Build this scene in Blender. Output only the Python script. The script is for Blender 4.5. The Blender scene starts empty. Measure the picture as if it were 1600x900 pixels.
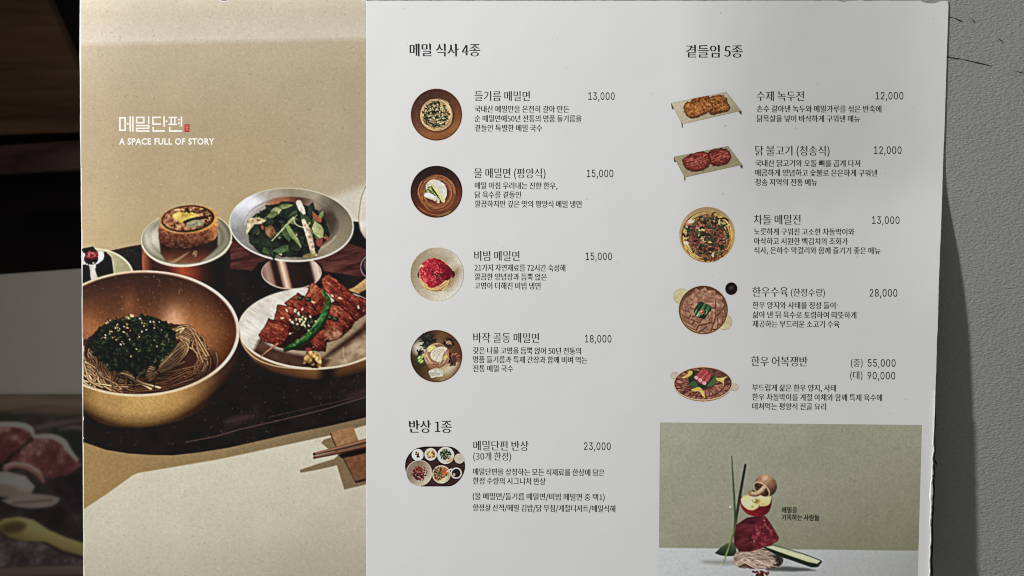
import bpy, math
import numpy as np
from mathutils import Matrix, Vector

sc = bpy.context.scene
COL = sc.collection
rng = np.random.default_rng(7)

# ------------------------------------------------------------------ camera, world, light, exposure
DIST = 0.90                                        # camera to the wall plane (Y = 0), metres
cam_d = bpy.data.cameras.new("camera")
cam = bpy.data.objects.new("camera", cam_d)
COL.objects.link(cam)
cam_d.sensor_width = 36.0
cam_d.lens = 36.0 * DIST / 0.72                     # 0.72 m of wall across the frame
cam_d.clip_start = 0.01
cam_d.clip_end = 50.0
PITCH, ROLL = math.radians(-2.6), math.radians(-0.35)
cam_R = Matrix.Rotation(math.pi / 2 + PITCH, 3, 'X') @ Matrix.Rotation(ROLL, 3, 'Z')
cam.matrix_world = Matrix.Translation((0, -DIST, DIST * math.tan(-PITCH))) @ cam_R.to_4x4()
cam_d.dof.use_dof = True
cam_d.dof.focus_distance = DIST - 0.028
cam_d.dof.aperture_fstop = 5.6
sc.camera = cam
CAM_C = np.array(cam.matrix_world.translation)
CAM_M = np.array(cam_R)

world = bpy.data.worlds.new("World")
sc.world = world
world.use_nodes = True
world.node_tree.nodes["Background"].inputs[0].default_value = (1.0, 0.985, 0.965, 1)
world.node_tree.nodes["Background"].inputs[1].default_value = 0.19

lamp_d = bpy.data.lights.new("ceiling_lamp", 'AREA')
lamp_d.shape = 'DISK'
lamp_d.size = 0.10
lamp_d.energy = 42.5
lamp_d.color = (1.0, 0.997, 1.0)
lamp = bpy.data.objects.new("ceiling_lamp", lamp_d)
COL.objects.link(lamp)
LAMP_P = Vector((-1.28, -1.12, 1.02))
lamp.location = LAMP_P
lamp.rotation_euler = (Vector((0, 0, 0)) - LAMP_P).to_track_quat('-Z', 'Y').to_euler()

sc.view_settings.view_transform = 'Standard'
sc.view_settings.look = 'None'
sc.view_settings.exposure = 0.0
sc.view_settings.gamma = 1.0
sc.view_settings.use_curve_mapping = False
sc.cycles.use_denoising = True
sc.cycles.pixel_filter_type = 'BLACKMAN_HARRIS'
sc.cycles.filter_width = 1.05

# ------------------------------------------------------------------ photograph pixels -> points in the place
def sstep(a, b, x):
    t = np.clip((x - a) / (b - a), 0, 1)
    return t * t * (3 - 2 * t)

GY = np.array([-60, 220, 296, 350, 420, 480, 580, 760, 1000.])
GV = np.array([1.2, 1.2, 1.9, 9.5, 16.5, 20.5, 24.0, 28.5, 33.0]) * 1e-3
_gy = np.arange(-80, 1041, 4.0)
_k = np.exp(-(np.arange(-60, 61, 4) / 34.0) ** 2 / 2); _k /= _k.sum()
_gv = np.convolve(np.pad(np.interp(_gy, GY, GV), 15, mode='edge'), _k, 'valid')
def gap(px, py):
    """how far the menu stands off the wall: its upper right corner touches, the rest bows out"""
    right = np.interp(py, _gy, _gv)
    left = 0.030 + 0.003 * (py / 900.0)
    w = sstep(1060, 1490, px)
    return left * (1 - w) + right * w

def at(px, py, lift=0.0, Y=None):
    px = np.asarray(px, float); py = np.asarray(py, float)
    x = (px - 800.0) / 1600.0 * 36.0 / cam_d.lens
    y = (450.0 - py) / 1600.0 * 36.0 / cam_d.lens
    d = np.stack([x, y, -np.ones_like(x)], -1) @ CAM_M.T
    yy = -(gap(px, py) + lift) if Y is None else np.zeros_like(x) + Y
    t = (yy - CAM_C[1]) / d[..., 1]
    return CAM_C + d * t[..., None]

# ------------------------------------------------------------------ meshes, materials, parents
def lin(c):
    c = np.clip(np.asarray(c, float), 0, 1)
    return np.where(c <= 0.04045, c / 12.92, ((c + 0.055) / 1.055) ** 2.4)

def mesh_obj(name, verts, faces, mat, parent=None, colors=None, smooth=False):
    me = bpy.data.meshes.new(name)
    verts = np.asarray(verts, np.float32)
    if isinstance(faces, np.ndarray):
        k = faces.shape[1]
        me.vertices.add(len(verts)); me.vertices.foreach_set("co", verts.ravel())
        me.loops.add(faces.size); me.loops.foreach_set("vertex_index", faces.astype(np.int32).ravel())
        me.polygons.add(len(faces))
        me.polygons.foreach_set("loop_start", np.arange(0, faces.size, k, dtype=np.int32))
        me.update(calc_edges=True)
    else:
        me.from_pydata([tuple(map(float, v)) for v in verts], [], faces)
    if colors is not None:
        a = me.color_attributes.new("print", 'FLOAT_COLOR', 'POINT')
        c4 = np.ones((len(verts), 4), np.float32); c4[:, :3] = colors
        a.data.foreach_set("color", c4.ravel())
    if smooth:
        me.polygons.foreach_set("use_smooth", np.ones(len(me.polygons), bool))
    me.validate()
    o = bpy.data.objects.new(name, me)
    COL.objects.link(o)
    if mat: me.materials.append(mat)
    if parent: o.parent = parent
    return o

def thing(name, label, cat, loc=(0, 0, 0)):
    o = bpy.data.objects.new(name, None)
    o.empty_display_size = 0.05
    COL.objects.link(o)
    o.location = loc
    o["label"] = label; o["category"] = cat
    return o

def empty_part(name, parent):
    o = bpy.data.objects.new(name, None)
    COL.objects.link(o); o.parent = parent
    return o

def new_mat(name, rough=0.5, spec=0.3):
    m = bpy.data.materials.new(name); m.use_nodes = True
    nt = m.node_tree; b = nt.nodes["Principled BSDF"]
    b.inputs["Roughness"].default_value = rough
    b.inputs["Specular IOR Level"].default_value = spec
    return m, nt, b

def N(nt, t, **kw):
    n = nt.nodes.new(t)
    for k, v in kw.items():
        if k in n.inputs: n.inputs[k].default_value = v
        else: setattr(n, k, v)
    return n

def math_node(nt, op, a, b=None, clamp=False):
    n = nt.nodes.new("ShaderNodeMath"); n.operation = op; n.use_clamp = clamp
    for i, v in enumerate((a, b)):
        if v is None: continue
        if isinstance(v, (int, float)): n.inputs[i].default_value = v
        else: nt.links.new(v, n.inputs[i])
    return n.outputs[0]

def mix_col(nt, fac, a, b):
    n = nt.nodes.new("ShaderNodeMix"); n.data_type = 'RGBA'
    for i, v in ((0, fac), (6, a), (7, b)):
        if isinstance(v, (int, float)): n.inputs[i].default_value = v
        elif isinstance(v, tuple): n.inputs[i].default_value = (*v, 1)
        else: nt.links.new(v, n.inputs[i])
    return n.outputs[2]

def scratches(nt, coord, scale, thr, radius, stretch, angle):
    """thin sparse flecks: a few voronoi cells carry one stretched speck each"""
    mp = N(nt, "ShaderNodeMapping"); mp.inputs["Rotation"].default_value = (0, angle, 0)
    mp.vector_type = 'TEXTURE'; mp.inputs["Scale"].default_value = (1.0, 1.0, 1.0 / stretch)
    nt.links.new(coord, mp.inputs[0])
    v = N(nt, "ShaderNodeTexVoronoi"); v.inputs["Scale"].default_value = scale
    nt.links.new(mp.outputs[0], v.inputs["Vector"])
    sep = N(nt, "ShaderNodeSeparateColor"); nt.links.new(v.outputs["Color"], sep.inputs[0])
    pick = math_node(nt, 'GREATER_THAN', sep.outputs[0], thr)
    r = math_node(nt, 'MULTIPLY', sep.outputs[1], radius)
    d = math_node(nt, 'SUBTRACT', 1.0, math_node(nt, 'DIVIDE', v.outputs["Distance"], math_node(nt, 'ADD', r, 0.003)), True)
    return math_node(nt, 'MULTIPLY', pick, d)

def page_material(name, base, print_attr=False, rough=0.45):
    m, nt, b = new_mat(name, rough, 0.25)
    co = N(nt, "ShaderNodeTexCoord").outputs["Object"]
    if print_attr:
        col = N(nt, "ShaderNodeAttribute", attribute_name="print").outputs["Color"]
    else:
        ns = N(nt, "ShaderNodeTexNoise", Scale=7.0, Detail=5.0)
        nt.links.new(co, ns.inputs["Vector"])
        fac = math_node(nt, 'MULTIPLY', ns.outputs[0], 0.55)
        col = mix_col(nt, fac, base, tuple(c * 0.93 for c in base))
        for sca, thr, rad, st, an in ((150, 0.78, 0.075, 1.0, 0.0), (130, 0.86, 0.05, 0.4, 0.9), (210, 0.88, 0.12, 0.6, -0.5)):
            s = scratches(nt, co, sca, thr, rad, st, an)
            col = mix_col(nt, math_node(nt, 'MULTIPLY', math_node(nt, 'GREATER_THAN', s, 0.12), 0.42), col, (0.16, 0.15, 0.14))
    nt.links.new(col, b.inputs["Base Color"])
    # dents, small nicks and the tooth of the laminate, as relief
    d1 = scratches(nt, co, 60, 0.86, 0.035, 0.22, 0.75)
    d2 = scratches(nt, co, 95, 0.82, 0.085, 0.35, -0.6)
    tooth = N(nt, "ShaderNodeTexNoise", Scale=900.0, Detail=2.0); nt.links.new(co, tooth.inputs["Vector"])
    wav = N(nt, "ShaderNodeTexNoise", Scale=14.0, Detail=2.0); nt.links.new(co, wav.inputs["Vector"])
    h = math_node(nt, 'SUBTRACT', math_node(nt, 'MULTIPLY', wav.outputs[0], 2.2),
                  math_node(nt, 'ADD', math_node(nt, 'MULTIPLY', d1, 0.55), math_node(nt, 'MULTIPLY', d2, 0.35)))
    h = math_node(nt, 'ADD', h, math_node(nt, 'MULTIPLY', tooth.outputs[0], 0.035))
    bp = N(nt, "ShaderNodeBump"); bp.inputs["Strength"].default_value = 1.0
    bp.inputs["Distance"].default_value = 0.0005
    nt.links.new(h, bp.inputs["Height"]); nt.links.new(bp.outputs[0], b.inputs["Normal"])
    return m

def flat_mat(name, col, rough=0.5, spec=0.3, noise=None, amt=0.15):
    m, nt, b = new_mat(name, rough, spec)
    b.inputs["Base Color"].default_value = (*col, 1)
    if noise:
        ns = N(nt, "ShaderNodeTexNoise", Scale=noise, Detail=4.0)
        nt.links.new(N(nt, "ShaderNodeTexCoord").outputs["Object"], ns.inputs["Vector"])
        c = mix_col(nt, ns.outputs[0], tuple(x * (1 - amt) for x in col), tuple(x * (1 + amt) for x in col))
        nt.links.new(c, b.inputs["Base Color"])
    return m

M_PAGE = page_material("white_laminated_card", (0.80, 0.80, 0.795))
M_PRINT = page_material("printed_card", None, True, 0.42)
M_INK = flat_mat("black_ink", (0.014, 0.013, 0.013), 0.5, 0.25, 600.0, 0.3)
M_WHITE_INK = flat_mat("white_ink", (0.93, 0.90, 0.84), 0.5, 0.25, 500.0, 0.05)
M_EDGE = flat_mat("paper_core", (0.86, 0.85, 0.83), 0.8, 0.1, 900.0, 0.12)
M_BLACK = flat_mat("black_backing", (0.008, 0.008, 0.009), 0.6, 0.2, 200.0, 0.3)

# ------------------------------------------------------------------ painting the printed pictures (vertex colours on fine grids)
def hash2(i, j, seed):
    h = (i.astype(np.int64) * 374761393 + j.astype(np.int64) * 668265263 + seed * 1442695041) & 0x7fffffff
    h = ((h ^ (h >> 13)) * 1274126177) & 0x7fffffff
    return ((h ^ (h >> 16)) & 0xffff) / 65535.0

def vnoise(X, Y, sx, sy, seed):
    x = X / sx; y = Y / sy
    i = np.floor(x); j = np.floor(y); u = x - i; v = y - j
    u = u * u * (3 - 2 * u); v = v * v * (3 - 2 * v)
    a = hash2(i, j, seed); b = hash2(i + 1, j, seed); c = hash2(i, j + 1, seed); d = hash2(i + 1, j + 1, seed)
    return (a * (1 - u) + b * u) * (1 - v) + (c * (1 - u) + d * u) * v

def fbm(X, Y, s, octv=3, seed=0, ay=1.0):
    r = 0; w = 1; t = 0
    for k in range(octv):
        r = r + w * vnoise(X, Y, s / 2 ** k, s * ay / 2 ** k, seed + 17 * k); t += w; w *= 0.55
    return r / t

def C(*c): return np.array(c, float) / 255.0

def spline(pts, n=10):
    p = np.asarray(pts, float)
    if len(p) < 3: return np.stack([np.linspace(p[0, k], p[-1, k], n) for k in range(p.shape[1])], 1)
    q = np.vstack([2 * p[0] - p[1], p, 2 * p[-1] - p[-2]])
    out = []
    for i in range(1, len(q) - 2):
        t = np.linspace(0, 1, n, endpoint=False)[:, None]
        a, b, c, d = q[i - 1], q[i], q[i + 1], q[i + 2]
        out.append(0.5 * (2 * b + (c - a) * t + (2 * a - 5 * b + 4 * c - d) * t ** 2 + (3 * b - a - 3 * c + d) * t ** 3))
    out.append(p[-1:])
    return np.vstack(out)

class Canvas:
    def __init__(self, x0, y0, x1, y1, s, base=(255, 255, 255)):
        self.x0, self.y0, self.s = x0, y0, s
        self.w = int(round((x1 - x0) * s)) + 1; self.h = int(round((y1 - y0) * s)) + 1
        self.X, self.Y = np.meshgrid(x0 + np.arange(self.w) / s, y0 + np.arange(self.h) / s)
        self.img = np.zeros((self.h, self.w, 3)) + C(*base)
        self.id = np.zeros((self.h, self.w), int)
        self.cur = 0
        self.names = ["printed_backdrop"]
        self.soft = 0.6 / s + 0.15
    def layer(self, name):
        if name not in self.names: self.names.append(name)
        self.cur = self.names.index(name)
    pad = 0
    def box(self, xa, ya, xb, yb, pad=3):
        pad += self.pad
        i0 = max(0, int((xa - pad - self.x0) * self.s)); i1 = min(self.w, int((xb + pad - self.x0) * self.s) + 2)
        j0 = max(0, int((ya - pad - self.y0) * self.s)); j1 = min(self.h, int((yb + pad - self.y0) * self.s) + 2)
        return (slice(j0, max(j0, j1)), slice(i0, max(i0, i1)))
    def put(self, sl, mask, col):
        if mask.size == 0: return
        m = mask[..., None]
        self.img[sl] = self.img[sl] * (1 - m) + col * m
        idv = self.id[sl]; idv[mask > 0.5] = self.cur
    def aa(self, d, soft=None):
        s = soft or self.soft
        return np.clip(0.5 - d / (2 * s), 0, 1)
    def color(self, sl, col):
        return col(self.X[sl], self.Y[sl]) if callable(col) else C(*col)
    def ell(self, cx, cy, rx, ry, col, rot=0, soft=None, alpha=1, clip=None):
        R = max(rx, ry) + (soft or 0)
        sl = self.box(cx - R, cy - R, cx + R, cy + R)
        X, Y = self.X[sl] - cx, self.Y[sl] - cy
        a = math.radians(rot); u = X * math.cos(a) + Y * math.sin(a); v = -X * math.sin(a) + Y * math.cos(a)
        k = np.sqrt((u / rx) ** 2 + (v / ry) ** 2) + 1e-6
        g = np.sqrt((u / rx ** 2) ** 2 + (v / ry ** 2) ** 2) / k + 1e-6
        m = self.aa((k - 1) / g, soft) * alpha
        if clip is not None: m = m * clip[sl]
        self.put(sl, m, self.color(sl, col))
    def polyd(self, pts):
        P = np.asarray(pts, float); pad = 4
        sl = self.box(P[:, 0].min(), P[:, 1].min(), P[:, 0].max(), P[:, 1].max(), pad)
        X, Y = self.X[sl], self.Y[sl]
        d2 = np.full(X.shape, 1e12); ins = np.zeros(X.shape, bool)
        for (ax, ay), (bx, by) in zip(P, np.roll(P, -1, 0)):
            ex, ey = bx - ax, by - ay
            t = np.clip(((X - ax) * ex + (Y - ay) * ey) / (ex * ex + ey * ey + 1e-9), 0, 1)
            d2 = np.minimum(d2, (X - ax - t * ex) ** 2 + (Y - ay - t * ey) ** 2)
            c = (ay > Y) != (by > Y)
            with np.errstate(divide='ignore', invalid='ignore'):
                ins ^= c & (X < ex * (Y - ay) / (ey if ey else 1e-9) + ax)
        return sl, np.where(ins, -1, 1) * np.sqrt(d2)
    def poly(self, pts, col, smooth=False, soft=None, alpha=1, rough=0, rs=4, edge=None, ew=1.5, clip=None, seed=3):
        P = np.asarray(pts, float)
        if smooth: P = spline(np.vstack([P, P[:1]]), 7)[:-1]
        sl, d = self.polyd(P)
        if rough: d = d + (fbm(self.X[sl], self.Y[sl], rs, 2, seed) - 0.5) * 2 * rough
        c = self.color(sl, col)
        if edge is not None:
            e = np.clip(1 + d / ew, 0, 1)[..., None]
            c = c * (1 - e) + C(*edge) * e
        m = self.aa(d, soft) * alpha
        if clip is not None: m = m * clip[sl]
        self.put(sl, m, c)
    def stroke(self, pts, w, col, hi=None, dark=None, clip=None, n=8, alpha=1, soft=None, tex=0):
        """a tapering ribbon with a lit crest and a darker rim; w is one width or one per point"""
        P = np.asarray(pts, float)
        W = np.full(len(P), float(w)) if np.isscalar(w) else np.asarray(w, float)
        S = spline(np.column_stack([P, W]), n); mw = W.max()
        sl = self.box(S[:, 0].min() - mw, S[:, 1].min() - mw, S[:, 0].max() + mw, S[:, 1].max() + mw)
        X, Y = self.X[sl], self.Y[sl]
        if X.size == 0: return
        best = np.full(X.shape, 1e9); side = np.zeros(X.shape)
        for (ax, ay, aw), (bx, by, bw) in zip(S[:-1], S[1:]):
            ex, ey = bx - ax, by - ay; L = ex * ex + ey * ey + 1e-9
            t = np.clip(((X - ax) * ex + (Y - ay) * ey) / L, 0, 1)
            dx, dy = X - ax - t * ex, Y - ay - t * ey
            hw = (aw + (bw - aw) * t) / 2 + 1e-3
            dd = np.sqrt(dx * dx + dy * dy) - hw
            k = dd < best
            best = np.where(k, dd, best)
            side = np.where(k, (dy * 0.8 + dx * 0.35) / hw, side)
        c = np.zeros(X.shape + (3,)) + self.color(sl, col)
        if hi is not None:
            h = np.clip(1 - np.abs(side + 0.25) / 0.6, 0, 1)[..., None]; c = c * (1 - h) + C(*hi) * h
        if dark is not None:
            h = np.clip((side - 0.15) / 0.7, 0, 1)[..., None]; c = c * (1 - h) + C(*dark) * h
        if tex: c = c * (1 + tex * (fbm(X, Y, 3, 2, 5) - 0.5))[..., None]
        m = self.aa(best, soft) * alpha
        if clip is not None: m = m * clip[sl]
        self.put(sl, m, c)
    def mask_ell(self, cx, cy, rx, ry, rot=0):
        a = math.radians(rot); X, Y = self.X - cx, self.Y - cy
        u = X * math.cos(a) + Y * math.sin(a); v = -X * math.sin(a) + Y * math.cos(a)
        return np.clip(((1 - np.sqrt((u / rx) ** 2 + (v / ry) ** 2)) * min(rx, ry)) / self.soft + 0.5, 0, 1)
    def specks(self, n, region, col, r=(0.4, 1.0), alpha=0.7, clip=None):
        x0, y0, x1, y1 = region
        for _ in range(n):
            x, y = rng.uniform(x0, x1), rng.uniform(y0, y1); q = rng.uniform(*r); a = rng.uniform(0, 180)
            cc = np.clip(np.array(col) + rng.normal(0, 10), 0, 255)
            keep = self.cur
            j = min(self.h - 1, max(0, int((y - self.y0) * self.s))); i = min(self.w - 1, max(0, int((x - self.x0) * self.s)))
            self.cur = self.id[j, i]
            self.ell(x, y, q * rng.uniform(1, 1.8), q, tuple(cc), a, alpha=alpha * rng.uniform(.5, 1), clip=clip)
            self.cur = keep
    def fibres(self, n, region, col, L=(3, 9), w=0.8, alpha=0.6):
        x0, y0, x1, y1 = region
        for _ in range(n):
            x, y = rng.uniform(x0, x1), rng.uniform(y0, y1); a = rng.uniform(0, 6.28); l = rng.uniform(*L); b = a + rng.normal(0, .6)
            keep = self.cur
            j = min(self.h - 1, max(0, int((y - self.y0) * self.s))); i = min(self.w - 1, max(0, int((x - self.x0) * self.s)))
            self.cur = self.id[j, i]
            self.stroke([(x, y), (x + l / 2 * math.cos(a), y + l / 2 * math.sin(a)),
                         (x + l / 2 * (math.cos(a) + math.cos(b)), y + l / 2 * (math.sin(a) + math.sin(b)))], w, col, n=4, alpha=alpha)
            self.cur = keep
    def grain(self, amt, s=1.6, chroma=0.10):
        g = (vnoise(self.X, self.Y, s, s, 91) - 0.5)[..., None] * 0.6 + (rng.random(self.X.shape) - 0.5)[..., None]
        ch = (rng.random(self.img.shape) - 0.5) * chroma
        self.img = np.clip(self.img + (g + ch) * amt * (0.35 + self.img), 0, 1)
    def blur(self, a, sig):
        sig = sig * self.s; n = max(1, int(3 * sig)); k = np.exp(-(np.arange(-n, n + 1) / sig) ** 2 / 2); k /= k.sum()
        for ax in (0, 1):
            p = np.pad(a, [(n, n) if i == ax else (0, 0) for i in range(3)], mode='edge')
            a = sum(w * (p[i:i + a.shape[0]] if ax == 0 else p[:, i:i + a.shape[1]]) for i, w in enumerate(k))
        return a
    def finish(self, micro=0.2, keep=None, soft=0.55, wide=2.2, amount=0.55):
        """print softness, fine texture and the press's edge contrast"""
        m = np.ones(self.X.shape) if keep is None else keep.astype(float)
        self.img = self.img * (1 + micro * m * (fbm(self.X, self.Y, 2.3, 2, 55) - .5))[..., None]
        a = self.blur(self.img, soft)
        self.img = np.clip(a + amount * (a - self.blur(a, wide)), 0.01, 1)
    def build(self, parent, light, lift, mat, Y=None, mask=None, single=None, skip=()):
        """cut the painted grid into one sheet per printed element"""
        alb = np.clip(lin(self.img) / light, 0, 0.93).reshape(-1, 3)
        V = at(self.X, self.Y, lift, Y).reshape(-1, 3)
        jj, ii = np.mgrid[0:self.h - 1, 0:self.w - 1]
        a = jj * self.w + ii
        F = np.stack([a, a + self.w, a + self.w + 1, a + 1], -1).reshape(-1, 4)
        fid = self.id[:-1, :-1].reshape(-1)
        ok = np.ones(len(F), bool) if mask is None else (mask[:-1, :-1] & mask[1:, 1:] & mask[1:, :-1] & mask[:-1, 1:]).reshape(-1)
        out = []
        for k, nm in enumerate(self.names if single is None else [single]):
            f = F[ok & (fid == k)] if single is None else F[ok]
            if len(f) == 0: continue
            used, inv = np.unique(f, return_inverse=True)
            out.append(mesh_obj(nm, V[used], inv.reshape(-1, 4), mat, parent, alb[used], True))
        return out

def mixc(a, b, t):
    t = np.asarray(t)[..., None]
    return C(*a) * (1 - t) + C(*b) * t

def ramp(t, stops):
    xs = [s[0] for s in stops]
    return np.stack([np.interp(t, xs, [s[1][k] for s in stops]) for k in range(3)], -1) / 255.0

def paint_cover():
    c = Canvas(127, -3, 573, 945, 1.0)
    X, Y = c.X, c.Y
    # wall of the picture: sunlit band on top, warm shade below, sunlight again low on the right
    t = np.clip(Y / 420, 0, 1)
    up = ramp(Y + (X - 350) * 0.02, [(-5, (198, 186, 162)), (20, (188, 175, 150)), (45, (190, 178, 156)), (60, (193, 182, 161)), (70, (174, 158, 129)),
                                     (130, (170, 152, 119)), (220, (167, 147, 111)), (300, (171, 149, 108)), (400, (176, 152, 107))])
    left = sstep(230, 127, X)[..., None] * C(16, 14, 14)
    right = (sstep(380, 573, X) * sstep(90, 330, Y))[..., None] * C(6, 10, 22)
    col = up + left * 0.9 + right
    lit = sstep(-10, 10, (Y - (324 - (X - 470) * 0.34))) * sstep(440, 500, X)
    col = col * (1 - lit[..., None]) + ramp(X, [(450, (193, 181, 155)), (573, (208, 200, 183))]) * lit[..., None]
    # table of the picture
    tab = ramp(Y, [(640, (206, 197, 170)), (740, (203, 195, 171)), (830, (196, 188, 165)), (900, (183, 175, 152)), (950, (178, 170, 148))])
    tab = tab - (sstep(300, 573, X) * sstep(740, 900, Y))[..., None] * C(12, 12, 12)
    m = sstep(560, 620, Y)[..., None]
    c.img = np.clip(col * (1 - m) + tab * m, 0, 1)
    fl = (fbm(X, Y, 3.2, 2, 4) - 0.5)[..., None] * 0.045 + (fbm(X, Y, 46, 3, 8) - 0.5)[..., None] * 0.05
    c.img = np.clip(c.img * (1 + fl), 0, 1)
    c.fibres(150, (128, 0, 572, 330), (126, 108, 80), (2, 5), 0.7, 0.34)
    c.fibres(60, (128, 0, 572, 330), (206, 194, 170), (2, 5), 0.7, 0.34)
    c.fibres(90, (128, 760, 572, 930), (150, 142, 120), (2, 5), 0.7, 0.5)
    # shadow of the tray on the table
    shade = lambda X, Y: ramp(X, [(127, (158, 124, 70)), (240, (150, 120, 72)), (420, (136, 112, 74)), (573, (122, 100, 68))]) * (1 + 0.12 * (fbm(X, Y, 3, 2, 6) - 0.5))[..., None]
    c.poly([(120, 640), (120, 801), (131, 795.5), (165, 773), (207, 743), (216, 739), (340, 718), (457, 693), (517, 680), (580, 662), (580, 600)], shade, soft=1.0)
    # chopstick rest's shadows
    c.poly([(502, 692), (506, 687), (518, 683), (530, 708), (511, 700)], shade, soft=0.8)
    c.stroke([(471, 736), (498, 729), (528, 721)], [5, 9, 11], shade)
    c.poly([(523, 716), (538, 765), (580, 755), (580, 700), (540, 700)], shade, soft=0.8)
    # ---- tray
    c.layer("printed_tray")
    tray = lambda X, Y: ramp(fbm(X, Y, 40, 3, 2), [(0.2, (24, 18, 18)), (0.6, (31, 24, 23)), (0.9, (44, 34, 32))])
    c.poly([(110, 405), (172, 392), (222, 382), (300, 369), (420, 356), (552, 346), (585, 349), (585, 649), (517, 665), (457, 677), (400, 690),
            (355, 700), (311, 707), (270, 711.5), (235, 711), (200, 708.5), (166, 703), (131, 691), (110, 680)], tray)
    c.stroke([(172, 393), (200, 386.5), (222, 383)], 2.2, (70, 38, 30))
    # sunlit wood on the tray floor
    wood = lambda X, Y: ramp(fbm(X + Y * 0.5, Y * 6 + X, 26, 3, 5), [(0.2, (58, 26, 24)), (0.5, (80, 40, 36)), (0.85, (108, 62, 56))])
    c.poly([(356, 378), (400, 370), (540, 378), (585, 394), (585, 430), (560, 433), (532, 427), (503, 424), (410, 424), (360, 420), (361, 402)], wood, soft=1.0, rough=1.0)
    c.poly([(395, 423), (404, 411), (420, 405), (500, 412), (506, 424), (470, 440), (400, 436)], (20, 14, 14), soft=2.5)
    # gloss on the tray's rim
    for pts, a in (([(290, 691), (340, 681), (375, 671), (440, 656), (505, 640), (573, 620)], 1.0), ([(420, 652), (500, 634), (573, 617)], .5)):
        c.stroke(pts, 1.4, (118, 88, 78), alpha=0.75 * a)
    c.ell(372, 655, 22, 5, (84, 60, 58), -14, soft=5, alpha=0.6)
    c.ell(560, 615, 18, 5, (76, 44, 46), -20, soft=4, alpha=0.6)
    c.specks(260, (330, 440, 572, 700), (120, 112, 106), (0.25, 0.6), 0.75)
    c.specks(55, (128, 640, 330, 705), (120, 112, 106), (0.25, 0.6), 0.7)
    c.specks(60, (165, 385, 225, 430), (110, 100, 110), (0.25, 0.6), 0.7)
    c.fibres(26, (330, 440, 572, 700), (120, 112, 106), (3, 8), 0.5, 0.5)
    # ---- black and white dessert on its green plate
    c.layer("printed_dessert_plate")
    c.ell(150, 431, 59.5, 43, (222, 212, 176), 3)
    c.ell(149, 432, 58, 42, lambda X, Y: ramp(X, [(150, (176, 168, 130)), (210, (158, 150, 112))]) * (1 + .1 * (fbm(X, Y, 4, 2, 3) - .5))[..., None], 3)
    c.layer("printed_dessert")
    c.poly([(118, 391), (127, 388.5), (145, 385), (151, 392), (157, 397), (165.5, 393), (174.5, 402), (178.5, 429), (153, 436), (126, 446), (118, 446)], (15, 13, 15))
    c.stroke([(166, 393.5), (174.5, 402.5), (178.3, 428)], 1.1, (196, 188, 160))
    c.ell(129, 404, 6.0, 9.5, (206, 196, 190), 5)
    c.ell(132.5, 408, 4, 5, (190, 176, 166), 0, soft=2)
    c.ell(156.5, 400.5, 6.0, 8.5, (226, 226, 236), 12)
    c.ell(151, 408, 6, 4.5, (208, 205, 210), -25)
    c.poly([(139, 413), (144, 410.5), (150, 411), (149.5, 423), (153, 436), (142.5, 440), (140.5, 425)],
           lambda X, Y: ramp(X + 3 * fbm(X, Y, 3, 2, 1), [(139, (150, 146, 138)), (147, (206, 202, 192)), (154, (176, 172, 160))]), rough=1)
    c.ell(142.5, 404.5, 11, 9, (34, 14, 14))
    c.ell(143.5, 398.5, 10.5, 6.8, lambda X, Y: ramp(fbm(X, Y, 4.5, 2, 12), [(0.25, (62, 12, 16)), (0.55, (122, 28, 32)), (0.8, (176, 96, 92))]), -6)
    for k in range(7):
        a = rng.uniform(0, 6.28)
        c.stroke([(143 + 7 * math.cos(a), 398 + 4 * math.sin(a)), (143 + 5 * math.cos(a + .9), 398 + 3.4 * math.sin(a + .9))], 0.9, (196, 120, 116), alpha=.7)
    for x, y in ((136, 413), (140, 414.5), (146, 411), (131, 412)): c.ell(x, y, 1.6, 1.1, (214, 204, 196))
    # ---- copper stand with a silver plate and the sliced roll
    c.layer("printed_copper_stand")
    cop = lambda X, Y: ramp(X + 2 * np.sin(Y / 9), [(220, (92, 44, 28)), (225, (158, 92, 62)), (231, (128, 62, 38)), (240, (58, 24, 18)), (262, (74, 32, 22)),
                                   (284, (168, 74, 42)), (300, (132, 54, 34)), (318, (58, 26, 20)), (338, (24, 16, 16)), (370, (18, 14, 14))])
    c.poly([(220.5, 374), (222.5, 430), (232, 452), (350, 470), (352, 400), (330, 374)], cop)
    c.layer("printed_side_plate")
    c.ell(291.5, 373, 71.5, 43.5, (206, 199, 172), -4)
    sil = lambda X, Y: ramp(np.hypot((X - 291) / 70, (Y - 371) / 42) + .05 * (fbm(X, Y, 18, 2, 3) - .5),
                            [(0.3, (150, 150, 126)), (0.72, (158, 158, 134)), (0.82, (126, 126, 102)), (0.9, (152, 152, 128)), (1, (122, 120, 96))]) \
        + (np.exp(-((X - 236) ** 2 / 160 + (Y - 374) ** 2 / 300)) * .22 + np.exp(-((X - 262) ** 2 / 900 + (Y - 340) ** 2 / 40)) * .12 - sstep(310, 362, X) * .07)[..., None]
    c.ell(291.2, 371.8, 69.5, 41.5, lambda X, Y: sil(X, Y) * np.array([1.0, .965, .98]), -4)
    pm = c.mask_ell(291.2, 371.8, 69, 41, -4)
    refl = lambda X, Y: ramp(Y + 6 * fbm(X, Y, 12, 2, 4), [(372, (34, 18, 14)), (392, (48, 22, 15)), (402, (92, 46, 28)), (414, (128, 86, 58))])
    c.poly([(249, 372), (251, 396), (259, 408), (275, 412), (312, 411), (330, 396), (340, 386), (340, 366)], refl, soft=1.6, clip=pm)
    c.poly([(258, 412), (276, 404), (292, 395), (296, 393), (290, 399), (274, 411)], (156, 128, 92), soft=1.2, clip=pm, alpha=.85)
    c.ell(305, 396.5, 4, 5, lambda X, Y: ramp(fbm(X, Y, 3, 2, 2), [(.2, (80, 56, 36)), (.8, (176, 144, 100))]), 20)
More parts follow.
